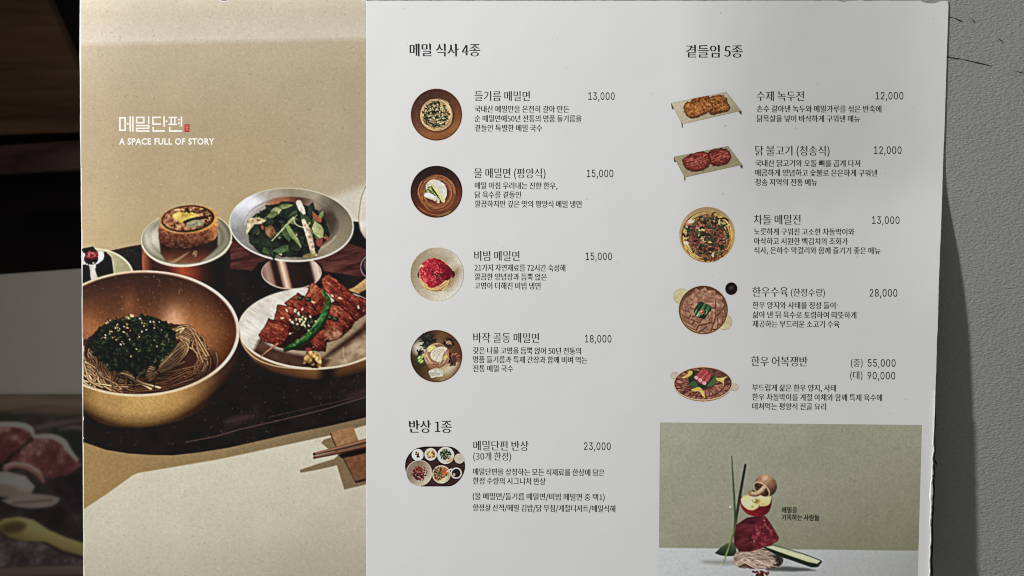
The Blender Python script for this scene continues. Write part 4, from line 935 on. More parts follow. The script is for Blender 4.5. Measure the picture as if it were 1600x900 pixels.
    for i in range(420):
        a, r = rng.uniform(0, 6.28), 34 * rng.random() ** .55; x, y = px_ + r * math.cos(a), py_ + r * math.sin(a)
        kk = int(np.clip(fbm(np.array([[x]]), np.array([[y]]), 9, 2, 66)[0, 0] * 1.6 - .3, 0, .99) * 4)
        col = pal[[0, 2, 1, 3][kk]] if rng.random() < .6 else pal[rng.integers(len(pal))]
        b = rng.uniform(0, 6.28); l = rng.uniform(2, 8)
        c.stroke([(x, y), (x + l * .5 * math.cos(b), y + l * .5 * math.sin(b)), (x + l * math.cos(b + .5), y + l * math.sin(b + .5))], rng.uniform(1.0, 3.6), tuple(np.array(col) * rng.uniform(.6, 1.15)), hi=tuple(np.clip(np.array(col) * 1.3, 0, 255)), dark=tuple(np.array(col) * .35), clip=pmk, n=4, tex=.8)
    for X_, Y_, rx, ry, a, cc in ((265, 280, 5, 2.6, -20, (206, 198, 180)), (195, 580, 4.4, 2.6, 20, (206, 198, 180)), (205, 355, 2.2, 2, 0, (186, 170, 140)), (430, 395, 3.4, 1.8, 60, (196, 180, 112)), (530, 570, 3, 1.8, 60, (190, 172, 104)), (790, 350, 1, 5, -30, (190, 170, 130))): c.poly([(q(X_, Y_)[0] + rx * rng.uniform(.75, 1.2) * math.cos(t) , q(X_, Y_)[1] + ry * rng.uniform(.75, 1.2) * math.sin(t) + rx * .2 * math.cos(t) * math.sin(math.radians(a))) for t in np.linspace(0, 5.6, 7)], cc, smooth=True)
    c.stroke([q(640, 245), q(740, 235), q(800, 270)], [1, 2.6, 1], (34, 22, 20))
    c.grain(.06, 1.0); out.append((c, round_clip(c, cx, cy, 44.4, 44.2), "round savoury pancake covered with greens and beef"))
    # 9 boiled beef with a dip
    k9 = 130 / 585.0; q = lambda x, y: (1040 + x * k9, 435 + y * k9)
    c = Canvas(1050, 436, 1158, 526, 2.0); c.img[:] = C(200, 200, 198)
    for X_, Y_ in ((112, 128), (412, 305)): c.ell(*q(X_, Y_), 12.4, 13, (150, 138, 96), -30); c.ell(*q(X_, Y_), 11.6, 12.2, ns(6, (184, 172, 128), (204, 194, 152), 4), -30)
    cx, cy = q(265, 222); c.ell(cx, cy, 39, 38.6, (196, 164, 118)); c.ell(cx, cy, 38, 37.6, (70, 46, 32))
    c.ell(cx, cy, 36.8, 36.4, lambda X, Y: ramp(Y, [(448, (82, 54, 40)), (480, (120, 84, 62)), (520, (176, 142, 98))]))
    bmk = c.mask_ell(cx, cy, 36.5, 36)
    def slab(x, y, L, W, a, kk):
        ca, sa = math.cos(a), math.sin(a)
        pts = [(x + u * ca - v * sa, y + u * sa + v * ca) for u, v in ((-L / 2, -W / 2), (0, -W / 2 - 1), (L / 2, -W / 2), (L / 2 + .7, 0), (L / 2, W / 2), (0, W / 2 + .8), (-L / 2, W / 2))]
        c.poly([(px + 1, py + 1.4) for px, py in pts], (62, 36, 28), alpha=.8, clip=bmk, soft=.8)
        c.poly(pts, lambda X, Y: ramp(fbm(X * ca + Y * sa, (Y * ca - X * sa) * 2, 7, 2, kk), [(.2, (128, 86, 68)), (.55, (160, 116, 94)), (.85, (190, 148, 122))]), edge=(112, 68, 52), ew=.9, clip=bmk, rough=.5)
    for i in range(15): a = i * 2 * math.pi / 15 + .1; slab(cx + (26 + rng.normal(0, 1)) * math.cos(a), cy + 25 * math.sin(a), rng.uniform(16, 20), rng.uniform(12, 15), a + 1.1 + rng.normal(0, .35), i)
    for i in range(8): a = i * 2 * math.pi / 8; slab(cx + 15 * math.cos(a), cy + 15 * math.sin(a), rng.uniform(16, 19), rng.uniform(12, 14), a + 1.0 + rng.normal(0, .3), i + 40)
    hx, hy = q(258, 225)
    c.poly([q(195, 240), q(228, 170), q(260, 165), q(322, 200), q(318, 225), q(270, 285), q(225, 275)], (22, 34, 24), smooth=False, rough=.8)
    for i in range(34):
        x = hx + rng.uniform(-13, 13); y = hy + rng.uniform(-9, 9)
        c.stroke([(x - 3.5, y + 5), (x + 3, y - 5)], rng.uniform(.8, 1.6), [(36, 78, 40), (92, 140, 84), (24, 40, 28), (150, 186, 130)][i % 4 if x < hx + 4 else i % 3], n=3, clip=(c.polyd_full([q(195, 240), q(228, 170), q(260, 165), q(322, 200), q(318, 225), q(270, 285), q(225, 275)]) < 0).astype(float))
    c.ell(*q(255, 236), 4, 3.2, (196, 90, 84), 20); c.ell(*q(252, 232), 1.5, 1.2, (236, 180, 160)); c.ell(*q(262, 238), 1.6, 1.2, (150, 30, 36))
    c.ell(*q(465, 74), 10.6, 11, (206, 186, 176)); c.ell(*q(462, 72), 9.4, 9.8, (24, 16, 16)); c.ell(*q(462, 66), 3, 2, (74, 62, 58), -30, soft=1.5)
    msk = round_clip(c, cx, cy, 39, 38.6) | round_clip(c, *q(465, 74), 10.6, 11) | round_clip(c, *q(112, 128), 12.4, 13, -30) | round_clip(c, *q(412, 305), 12.4, 13, -30)
    c.grain(.05, 1.0); out.append((c, msk, "brass bowl of sliced boiled beef beside a small black dip"))
    # 10 beef hot pot
    c = Canvas(1044, 568, 1156, 632, 2.0); c.img[:] = C(198, 198, 196)
    for X_, Y_ in ((65, 684), (482, 766)): c.ell(*q(X_, Y_), 7.2, 6.2, (150, 132, 112)); c.ell(*q(X_, Y_), 6.4, 5.4, (190, 178, 158))
    cx, cy = q(263, 742); c.ell(cx, cy + .8, 46, 27, (150, 116, 78)); c.ell(cx, cy - .6, 46, 26.4, (206, 180, 148)); c.ell(cx, cy - .8, 44.6, 25, (84, 52, 40))
    bmk = c.mask_ell(cx, cy - .8, 44.4, 24.8)
    for i in range(64):
        a = i * 2 * math.pi / 32 + rng.normal(0, .04); r = .82 if i < 32 else .58
        x, y = cx + 44 * r * math.cos(a), cy + 24 * r * math.sin(a)
        pts = [(x + u * math.cos(a) - v * math.sin(a), y + (u * math.sin(a) + v * math.cos(a)) * .72) for u, v in ((-7, -2), (0, -4.5), (7, -3), (7.5, 2), (0, 4), (-7, 2.4))]
        c.poly([(p0 + .8, p1 + 1) for p0, p1 in pts], (44, 20, 16), clip=bmk, soft=.8); dk = .72 if (x > cx + 6 and y < cy) else 1.0
        c.poly(pts, lambda X, Y: ramp(fbm(X, Y, 4, 2, i), [(.2, tuple(np.array((112, 64, 52)) * dk)), (.8, tuple(np.array((180, 126, 106)) * dk))]), edge=(84, 44, 36), ew=.8, clip=bmk, smooth=True)
    for p in ([(160, 700), (190, 650), (250, 660), (350, 690), (355, 730), (290, 770), (210, 765), (165, 735)],): c.poly([q(*v) for v in p], ns(4, (22, 32, 22), (58, 78, 50), 3), smooth=True, rough=1)
    c.poly([q(285, 760), q(345, 690), q(358, 720), q(330, 755)], (66, 96, 58), smooth=True); c.poly([q(165, 745), q(200, 720), q(230, 765), q(195, 768)], (58, 84, 52), smooth=True)
    c.poly([q(200, 700), q(250, 645), q(300, 650), q(318, 690), q(280, 745), q(235, 735)], ns(4, (140, 40, 50), (196, 92, 92), 5), smooth=True)
    for X_, Y_ in ((216, 698), (244, 716), (272, 736)):
        c.ell(*q(X_, Y_), 3.6, 3.0, (140, 62, 62), 30); c.ell(*q(X_, Y_), 3.1, 2.5, (222, 196, 188), 30, soft=.6)
        c.stroke([(q(X_, Y_)[0] - 1.6, q(X_, Y_)[1] + .4), (q(X_, Y_)[0] - .2, q(X_, Y_)[1] - 1), (q(X_, Y_)[0] + 1.2, q(X_, Y_)[1]), (q(X_, Y_)[0] + .2, q(X_, Y_)[1] + .7)], .8, (176, 110, 106), n=4)
    for p in ([q(228, 680), q(262, 652)], [q(256, 700), q(292, 660)], [q(282, 722), q(312, 682)]): c.stroke(p, .9, (226, 170, 164), alpha=.55, soft=.8)
    for pts in ([(105, 700), (150, 678), (165, 650), (190, 655), (180, 680), (140, 700)], [(180, 780), (235, 765), (262, 790), (280, 840), (262, 830), (238, 795), (195, 795)], [(355, 700), (400, 698), (432, 690), (412, 712), (410, 752), (395, 730), (360, 718)]):
        c.poly([q(*v) for v in pts], ns(4, (196, 166, 70), (232, 212, 130), 8), smooth=True)
    msk = round_clip(c, cx, cy + .2, 46, 27.4) | round_clip(c, *q(65, 684), 7.2, 6.2) | round_clip(c, *q(482, 766), 7.2, 6.2)
    c.grain(.05, 1.0); out.append((c, msk, "oval hot pot of sliced beef around a pink meat roll"))
    return out

def _polyd_full(self, pts):
    full = np.full(self.X.shape, 9.0)
    sl, d = self.polyd(spline(np.vstack([pts, pts[:1]]), 7)[:-1] if len(pts) > 8 else pts)
    full[sl] = d
    return full
Canvas.polyd_full = _polyd_full

def paint_other_menu():
    """picture low on the second menu, seen at arm's length behind the first"""
    c = Canvas(-60, 616, 175, 915, 0.8, (35, 31, 28))
    X, Y = c.X, c.Y
    c.img = ramp(fbm(X, Y, 30, 3, 3), [(.25, (28, 24, 23)), (.6, (42, 36, 34)), (.85, (62, 50, 46))])
    b = ramp(Y + 3 * np.sin(X / 22), [(616, (72, 62, 52)), (628, (92, 76, 62)), (640, (84, 68, 56)), (652, (52, 42, 36))])
    m = sstep(660, 640, Y)[..., None]; c.img = c.img * (1 - m) + b * m
    for p, col in (([(20, 645), (60, 636), (128, 640)], (74, 58, 50)), ([(60, 668), (100, 660), (135, 655)], (84, 66, 60)), ([(95, 672), (115, 668), (140, 670)], (92, 74, 68))): c.stroke(p, 7, col, soft=3, alpha=.8)
    c.ell(10, 655, 26, 10, (36, 42, 28), 10, soft=4); c.ell(110, 690, 40, 16, (30, 36, 28), 10, soft=6)
    meat = lambda X, Y: ramp(fbm(X, Y, 12, 3, 7), [(.2, (70, 30, 32)), (.55, (92, 44, 44)), (.85, (128, 84, 80))])
    c.poly([(-60, 668), (-10, 662), (25, 664), (45, 668), (52, 680), (30, 700), (0, 726), (-60, 740)], meat, soft=2)
    c.stroke([(-40, 664), (0, 663), (30, 664), (47, 670), (52, 680)], [7, 8, 9, 9, 5], (136, 118, 110), soft=2)
    c.poly([(2, 732), (30, 705), (55, 684), (80, 684), (100, 692), (118, 716), (128, 726), (110, 740), (80, 748), (60, 742), (30, 728)], meat, soft=2)
    c.stroke([(54, 682), (80, 682), (98, 690), (108, 704), (120, 718)], [6, 8, 10, 8, 5], (136, 120, 110), soft=2)
    c.stroke([(8, 732), (22, 726), (44, 730), (60, 740), (68, 752)], [7, 9, 9, 9, 5], (126, 72, 68), soft=2); c.stroke([(8, 728), (24, 724), (46, 728), (62, 738)], 3, (156, 122, 114), soft=1.5)
    c.poly([(-60, 742), (10, 736), (40, 744), (54, 760), (48, 776), (30, 782), (0, 776), (-60, 780)], lambda X, Y: ramp(Y + 5 * fbm(X, Y, 9, 2, 3), [(740, (122, 108, 102)), (760, (140, 126, 116)), (780, (92, 78, 72))]), soft=2)
    c.ell(8, 764, 22, 9, (104, 90, 82), 10, soft=4)
    c.poly([(2, 782), (30, 774), (60, 772), (92, 778), (82, 790), (50, 794), (20, 790)], (112, 98, 90), soft=2, smooth=True); c.stroke([(20, 786), (50, 784), (80, 781)], 3, (74, 62, 58), soft=2)
    yel = lambda X, Y: ramp(Y - (X) * .32 + 4 * fbm(X, Y, 14, 2, 4), [(798, (150, 134, 74)), (815, (128, 112, 56)), (836, (96, 82, 40))])
    c.poly([(-6, 818), (8, 810), (30, 808), (52, 812), (76, 828), (104, 840), (140, 852), (175, 860), (175, 884), (128, 868), (98, 860), (70, 846), (44, 848), (14, 840)], yel, soft=2)
    c.ell(20, 824, 22, 10, (82, 68, 34), -8, soft=3); c.ell(20, 825, 15, 6, (64, 52, 30), -8, soft=3)
    c.poly([(-60, 840), (0, 838), (20, 846), (60, 846), (100, 866), (140, 878), (175, 884), (175, 890), (100, 892), (-60, 894)], lambda X, Y: ramp(fbm(X, Y, 12, 3, 17), [(.25, (44, 36, 36)), (.6, (66, 56, 56)), (.85, (100, 88, 86))]), soft=2)
    b = ramp(Y + X * .04, [(884, (40, 32, 30)), (890, (80, 66, 58)), (900, (74, 60, 54)), (906, (44, 30, 34)), (915, (40, 28, 32))])
    m = sstep(883, 888, Y + X * .04)[..., None]; c.img = c.img * (1 - m) + b * m
    c.img = (c.img * .72 + c.img.mean(-1, keepdims=True) * .28) * .93
    return c

# ------------------------------------------------------------------ the wall the menu stands against
def wall_material():
    m, nt, b = new_mat("grey_textured_plaster", 0.62, 0.3)
    co = N(nt, "ShaderNodeTexCoord").outputs["Object"]
    mp = N(nt, "ShaderNodeMapping"); mp.inputs["Rotation"].default_value = (0, 0.22, 0); mp.inputs["Scale"].default_value = (0.62, 1, 1.25)
    nt.links.new(co, mp.inputs[0])
    n1 = N(nt, "ShaderNodeTexNoise", Scale=520.0, Detail=5.0, Roughness=0.6, Distortion=0.7); nt.links.new(mp.outputs[0], n1.inputs["Vector"])
    v1 = N(nt, "ShaderNodeTexVoronoi", Scale=620.0); nt.links.new(mp.outputs[0], v1.inputs["Vector"])
    n2 = N(nt, "ShaderNodeTexNoise", Scale=22.0, Detail=4.0); nt.links.new(co, n2.inputs["Vector"])
    n3 = N(nt, "ShaderNodeTexNoise", Scale=5.0, Detail=3.0); nt.links.new(co, n3.inputs["Vector"])
    h = math_node(nt, 'ADD', math_node(nt, 'MULTIPLY', n1.outputs[0], 1.0), math_node(nt, 'MULTIPLY', v1.outputs["Distance"], 0.35))
    h = math_node(nt, 'ADD', h, math_node(nt, 'MULTIPLY', n2.outputs[0], 0.9))
    bp = N(nt, "ShaderNodeBump"); bp.inputs["Distance"].default_value = 0.0013; bp.inputs["Strength"].default_value = 0.8
    nt.links.new(h, bp.inputs["Height"]); nt.links.new(bp.outputs[0], b.inputs["Normal"])
    col = mix_col(nt, n3.outputs[0], (0.285, 0.29, 0.280), (0.330, 0.335, 0.323))
    col = mix_col(nt, math_node(nt, 'MULTIPLY', n2.outputs[0], 0.35), col, (0.265, 0.27, 0.265))
    nt.links.new(col, b.inputs["Base Color"])
    return m

def box(name, x0, x1, y0, y1, z0, z1, mat, parent=None, bevel=0.0):
    v = [(x, y, z) for x in (x0, x1) for y in (y0, y1) for z in (z0, z1)]
    f = [(0, 1, 3, 2), (4, 6, 7, 5), (0, 4, 5, 1), (2, 3, 7, 6), (0, 2, 6, 4), (1, 5, 7, 3)]
    o = mesh_obj(name, v, f, mat, parent)
    if bevel:
        md = o.modifiers.new("bevel", 'BEVEL'); md.width = bevel; md.segments = 2
    return o

M_WALL = wall_material()
wall = thing("wall", "grey textured plaster wall with black scratches behind the menu's right edge", "wall")
box("plaster_face", -0.225, 1.6, 0.0, 0.14, -1.2, 1.3, M_WALL, wall)
for pts, w in (([(1470, 25.5), (1481, 26), (1490, 28), (1497, 31), (1503, 34)], [1.0, 1.6, 1.2, 3.2, 2.6]), ([(1470, 87), (1484, 89.5), (1500, 92), (1520, 96), (1536, 100), (1548, 103)], [1.4, 2.2, 1.2, 1.6, 2.4, 1.2]),
               ([(1560, 60), (1563, 63), (1567, 67)], [1.2, 1.8, 1.2]), ([(1583, 110), (1600, 114), (1618, 117)], [0.8, 1.2, 1]), ([(1519, 30), (1522, 33), (1523, 36)], [1.4, 2, 1.4]), ([(1456, 718), (1461, 720), (1464, 726)], [2, 2.4, 1.4])):
    S = spline(np.column_stack([pts, w]), 5)
    S[:, 1] += rng.normal(0, .35, len(S)); ww = np.maximum(.4, S[:, 2] * rng.uniform(.35, 1.15, len(S))) / 2.4
    t = np.gradient(S[:, :2], axis=0); t /= np.linalg.norm(t, axis=1)[:, None] + 1e-9; nn = np.column_stack([-t[:, 1], t[:, 0]])
    A = S[:, :2] + nn * ww[:, None]; B = S[:, :2] - nn * ww[:, None]
    V = np.vstack([at(A[:, 0], A[:, 1], Y=-0.0005), at(B[:, 0], B[:, 1], Y=-0.0005)]); k = len(S)
    mesh_obj("scratch", V, [(i, i + 1, k + i + 1, k + i) for i in range(k - 1)], M_BLACK, wall)

# ------------------------------------------------------------------ dark timber recess on the left, and the second menu inside it
def timber(name, c0, c1, rough=0.5, scale=(1, 1, 14)):
    m, nt, b = new_mat(name, rough, 0.3)
    co = N(nt, "ShaderNodeTexCoord").outputs["Object"]
    mp = N(nt, "ShaderNodeMapping"); mp.inputs["Scale"].default_value = scale; nt.links.new(co, mp.inputs[0])
    n = N(nt, "ShaderNodeTexNoise", Scale=3.4, Detail=6.0, Roughness=0.6, Distortion=0.5); nt.links.new(mp.outputs[0], n.inputs["Vector"])
    r = N(nt, "ShaderNodeValToRGB"); r.color_ramp.elements[0].position = 0.32; r.color_ramp.elements[1].position = 0.7
    r.color_ramp.elements[0].color = (*c0, 1); r.color_ramp.elements[1].color = (*c1, 1)
    nt.links.new(n.outputs[0], r.inputs[0]); nt.links.new(r.outputs[0], b.inputs["Base Color"])
    return m

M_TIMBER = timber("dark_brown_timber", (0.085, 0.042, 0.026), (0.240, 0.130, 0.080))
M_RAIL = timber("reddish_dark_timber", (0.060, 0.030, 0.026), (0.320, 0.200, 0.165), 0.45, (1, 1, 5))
M_DARK = timber("near_black_void", (0.004, 0.003, 0.003), (0.014, 0.009, 0.008), 0.6)  # near-black base colour stands in for deep shade in the recess
YB = 0.30
def poly_slab(name, pix, Yf, thick, mat, parent):
    P = np.asarray(pix, float); f = at(P[:, 0], P[:, 1], Y=Yf); b = f + np.array([0, thick, 0]); k = len(P)
    F = [tuple(range(k))[::-1], tuple(range(k, 2 * k))] + [(i, (i + 1) % k, k + (i + 1) % k, k + i) for i in range(k)]
    o = mesh_obj(name, np.vstack([f, b]), F, mat, parent)
    return o

rec = thing("wooden_cabinet", "shadowed dark brown wooden cabinet at upper left with a reddish rail", "cabinet")
poly_slab("back_board", [(-130, -60), (52, -60), (75, 0), (127, 118), (330, 118), (330, 200), (-130, 214)], YB, 0.02, M_TIMBER, rec)
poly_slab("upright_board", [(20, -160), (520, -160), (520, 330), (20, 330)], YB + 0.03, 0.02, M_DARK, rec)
poly_slab("rail", [(-130, 232), (0, 228), (130, 219), (330, 207), (330, 254), (-130, 276)], YB - 0.012, 0.03, M_RAIL, rec)
poly_slab("void_panel", [(-130, 150), (520, 150), (520, 980), (-130, 980)], YB + 0.055, 0.02, M_DARK, rec)  # near-black sheet in place of the dark void and the rail's shadow gap
box("shade_board", -1.0, -0.468, -0.014, 0.010, -0.75, 0.95, M_TIMBER, rec, 0.002)  # added board, out of view, keeps the lamp off the recess

SL = 0.165                                           # daylight reaching the recess, for the printed colours
oth = thing("menu", "dim second menu at far left, its white top above a picture of pink meat rolls", "menu")
YM = 0.17
def strip(name, top, bot, Yf, thick, mat, parent, n=24):
    xs = np.linspace(top[0][0], top[-1][0], n)
    ty = np.interp(xs, [p[0] for p in top], [p[1] for p in top]); by = np.interp(xs, [p[0] for p in bot], [p[1] for p in bot])
    pix = list(zip(xs, ty)) + list(zip(xs[::-1], by[::-1]))
    return poly_slab(name, pix, Yf, thick, mat, parent)
M_CARD2 = flat_mat("white_card", (0.90, 0.83, 0.75), 0.5, 0.25, 40.0, 0.05)
strip("sheet", [(-60, 437), (0, 429), (125, 420), (175, 417)], [(-60, 930), (175, 930)], YM, 0.003, M_CARD2, oth)
M_PRINT2 = flat_mat("matt_print", (0.5, 0.5, 0.5), 0.55, 0.2)
_nt = M_PRINT2.node_tree
_nt.links.new(N(_nt, "ShaderNodeAttribute", attribute_name="print").outputs["Color"], _nt.nodes["Principled BSDF"].inputs["Base Color"])
cv = paint_other_menu()
o = cv.build(oth, SL, 0, M_PRINT2, Y=YM - 0.0006, single="printed_picture")[0]
o["label"] = "printed picture of pink meat rolls and a yellow ring in a bowl"

# ------------------------------------------------------------------ the fold-out menu
L0 = 0.84                                            # how bright the lamp makes white card, so printed colours come out right
menu = thing("menu", "large open fold-out menu, food photograph panel left and priced white page right, worn edges", "menu")

def board(name, xl, xr, yt, yb, nx, ny, thick, mat, parent, edge=None, lift=0.0):
    u = np.linspace(0, 1, nx)[None, :]; v = np.linspace(0, 1, ny)[:, None]
    py = None
    X = np.zeros((ny, nx)); Yp = np.zeros((ny, nx))
    for it in range(3):
        yy = yt(X) + v * (yb - yt(X)); X = xl(yy) + u * (xr(yy) - xl(yy)); Yp = yy
    Fv = at(X, Yp, lift).reshape(-1, 3); Bv = Fv + np.array([0, thick, 0])
    jj, ii = np.mgrid[0:ny - 1, 0:nx - 1]; a = jj * nx + ii
    F = np.stack([a, a + nx, a + nx + 1, a + 1], -1).reshape(-1, 4); k = nx * ny
    B = F[:, ::-1] + k
    ring = np.concatenate([np.arange(nx), np.arange(1, ny) * nx + nx - 1, (ny - 1) * nx + np.arange(nx - 2, -1, -1), np.arange(ny - 2, 0, -1) * nx])
    r_ = len(ring); i_ = np.arange(r_); j_ = np.roll(i_, -1)
    S = np.stack([i_, j_, j_ + r_, i_ + r_], -1) + 2 * k
    o = mesh_obj(name, np.vstack([Fv, Bv, Fv[ring], Bv[ring]]), np.vstack([F, B, S]), mat, parent)
    if edge:
        o.data.materials.append(edge)
        mi = np.zeros(len(o.data.polygons), np.int32); mi[len(F) + len(B):] = 1
        o.data.polygons.foreach_set("material_index", mi)
    sm = np.zeros(len(o.data.polygons), bool); sm[:len(F)] = True
    o.data.polygons.foreach_set("use_smooth", sm)
    return o

def wob(t, s, seed): return vnoise(np.asarray(t, float), np.zeros_like(np.asarray(t, float)) + 0.5, s, 1.0, seed) - 0.5
def left_edge(y): return 125 + np.interp(y, [-60, 0, 90, 440, 900, 960], [-.3, 0, -.6, 2.6, 5.2, 5.5]) + wob(y, 40, 3) * 1.0 + wob(y, 6, 4) * .25
def right_edge(y):
    b = np.interp(y, [-60, 0, 8, 180, 440, 640, 700, 780, 850, 900, 960], [1479, 1480.5, 1482, 1476.5, 1467, 1461, 1459.5, 1456.5, 1454.5, 1453, 1450])
    return b + wob(y, 30, 8) * 1.0 + (sstep(640, 720, y)) * (wob(y, 13, 9) * 2.2 + wob(y, 4, 10) * 1.4) + wob(y, 5, 6) * .5
def top_edge(x):
    n = lambda c, w, d: d * np.clip(1 - ((x - c) / w) ** 2, 0, 1) ** .6
    return np.interp(x, [100, 130, 560, 574, 1440, 1482], [-.6, -.6, -1.0, 1.2, 1.0, 1.6]) + wob(x, 9, 12) * .7 + n(350, 6.5, 2.8) + n(1100, 4, .6) + n(1318, 6, 1.6) + n(1357, 8, 1.2) + n(1454, 15, 4.2)
xf = lambda y: 574.0 - 0.0 * y
cover = board("cover_panel", left_edge, lambda y: xf(y) + 0.0, top_edge, 948, 110, 360, 0.0011, M_EDGE, menu, M_EDGE)
text = board("price_panel", lambda y: xf(y) + 0.0, right_edge, top_edge, 948, 260, 460, 0.0011, M_PAGE, menu, M_EDGE)
cover["label"] = "left panel printed with a food photograph"
text["label"] = "white right panel with dishes and prices"
# torn lip of paper along the lower right edge, and the black backing that shows past it
ys = np.linspace(610, 948, 170)
lipw = np.interp(ys, [610, 660, 700, 760, 800, 850, 880, 948], [.4, 1.6, 2.6, 4.2, 3.6, 2.4, 3.2, 2.6]) * (1 + wob(ys, 9, 31) * 1.1)
xr_ = right_edge(ys)
V = np.vstack([at(xr_ + .2, ys, 0.0004), at(xr_ - lipw * .5, ys, 0.0011), at(xr_ - lipw, ys, 0.0003)]); k = len(ys)
mesh_obj("worn_edge", V, [(i, k + i, k + i + 1, i + 1) for i in range(k - 1)] + [(k + i, 2 * k + i, 2 * k + i + 1, k + i + 1) for i in range(k - 1)], flat_mat("torn_paper", (0.92, 0.92, 0.91), 0.9, 0.1, 500.0, 0.1), menu)
board("backing", lambda y: 132 + 0 * y, lambda y: right_edge(y) + np.interp(y, [0, 230, 300, 420, 560, 640, 760, 900], [-330, -300, -40, -3, 0.4, 1.2, 3.2, 3.6]) + wob(y, 60, 20), lambda x: 14 + 0 * x, 946, 60, 120, 0.0016, M_BLACK, menu, None, -0.0014)

E_COVER = paint_cover()
yt_ = top_edge(E_COVER.X)
inside_ = (E_COVER.X >= left_edge(E_COVER.Y) + 1.0) & (E_COVER.Y >= yt_ + .3) & (E_COVER.X <= 572.9)
E_COVER.build(cover, L0, 0.00003, M_PRINT, mask=inside_)
still = paint_still_life()
still.names[0] = "printed_scene"
still.build(text, L0 * 0.78, 0.00003, M_PRINT)
for c, msk, lab in paint_dishes():
    c.finish(0.13, None, 0.35, 1.6, 0.55)
    lx = np.interp(c.x0, [630, 1060], [L0 * 0.99, L0 * 0.88])
    o = c.build(text, lx, 0.00003, M_PRINT, mask=msk, single="dish_picture")[0]
    o["label"] = lab

# ------------------------------------------------------------------ lettering
fc = bpy.data.curves.new("lettering", 'FONT'); fo = bpy.data.objects.new("lettering", fc); COL.objects.link(fo)
fc.resolution_u = 3
LATIN = PLAIN = BUILTIN = fc.font
try:                                                  # the sans that ships inside Blender, for figures and English
    LATIN = bpy.data.fonts.load(bpy.utils.system_resource('DATAFILES', path="fonts") + "/Inter.woff2")
    PLAIN = bpy.data.fonts.load(bpy.utils.system_resource('DATAFILES', path="fonts") + "/Noto Sans CJK Regular.woff2")
except Exception:
    pass
def glyphs(s, a=0.0, b=0.0, serif=0.0, spacing=1.0, bold=0.0, latin=False):
    """outline of a line of text in em units; a / b thicken or thin the upright / level strokes, serif adds brush caps"""
    fc.font = {True: LATIN, 'plain': BUILTIN}.get(latin, PLAIN)
    fc.body = s; fc.space_character = spacing; fc.offset = bold
    bpy.context.view_layer.update()
    me = fo.evaluated_get(bpy.context.evaluated_depsgraph_get()).to_mesh()
    V = np.zeros(len(me.vertices) * 3); me.vertices.foreach_get("co", V); V = V.reshape(-1, 3)[:, :2] * (1.0 if latin else EM)
    F = [tuple(p.vertices) for p in me.polygons]
    fo.evaluated_get(bpy.context.evaluated_depsgraph_get()).to_mesh_clear()
    # weld doubles, orient faces
    key = {}; idx = np.zeros(len(V), int); U = []
    for i, p in enumerate(np.round(V, 5)):
        t = tuple(p)
        if t not in key: key[t] = len(U); U.append(V[i])
        idx[i] = key[t]
    V = np.array(U); G = []
    for f in F:
        f = [idx[i] for i in f]
        if len(set(f)) < 3: continue
        ar = sum(V[f[i]][0] * V[f[(i + 1) % len(f)]][1] - V[f[(i + 1) % len(f)]][0] * V[f[i]][1] for i in range(len(f)))
        if abs(ar) < 1e-9: continue
        G.append(f if ar > 0 else f[::-1])
    ed = {}
    for f in G:
        for i in range(len(f)): ed[(f[i], f[(i + 1) % len(f)])] = 1
    bd = [e for e in ed if (e[1], e[0]) not in ed]
    nrm = np.zeros_like(V); nxt = {}; prv = {}
    for p, q in bd:
        t = V[q] - V[p]; L = np.hypot(*t) + 1e-9; nrm[p] += [t[1] / L, -t[0] / L]; nrm[q] += [t[1] / L, -t[0] / L]; nxt[p] = q; prv[q] = p
    D = np.clip(nrm, -1, 1) * np.array([a, b])
    if serif:
        for p, q in bd:                                # an upright's top: short level edge, ink below it
            t = V[q] - V[p]
            if t[0] < 0 and abs(t[1]) < .012 and .035 < -t[0] < .11 and q in nxt and p in prv:
                dn1 = V[nxt[q]] - V[q]; dn0 = V[prv[p]] - V[p]
                if dn1[1] < -.10 and dn0[1] < -.10 and abs(dn1[0]) < .03 and abs(dn0[0]) < .03:
                    D[q] += np.array([-.045, .028]) * serif; D[p] += np.array([.004, -.030]) * serif
            if t[1] > 0 and abs(t[0]) < .012 and .035 < t[1] < .11 and q in nxt and p in prv:   # right end of a level stroke
                if (V[nxt[q]] - V[q])[0] < -.12 and (V[prv[p]] - V[p])[0] < -.12: D[q] += np.array([-.01, .022]) * serif; D[p] += np.array([.012, 0.0]) * serif
    return V + D, G

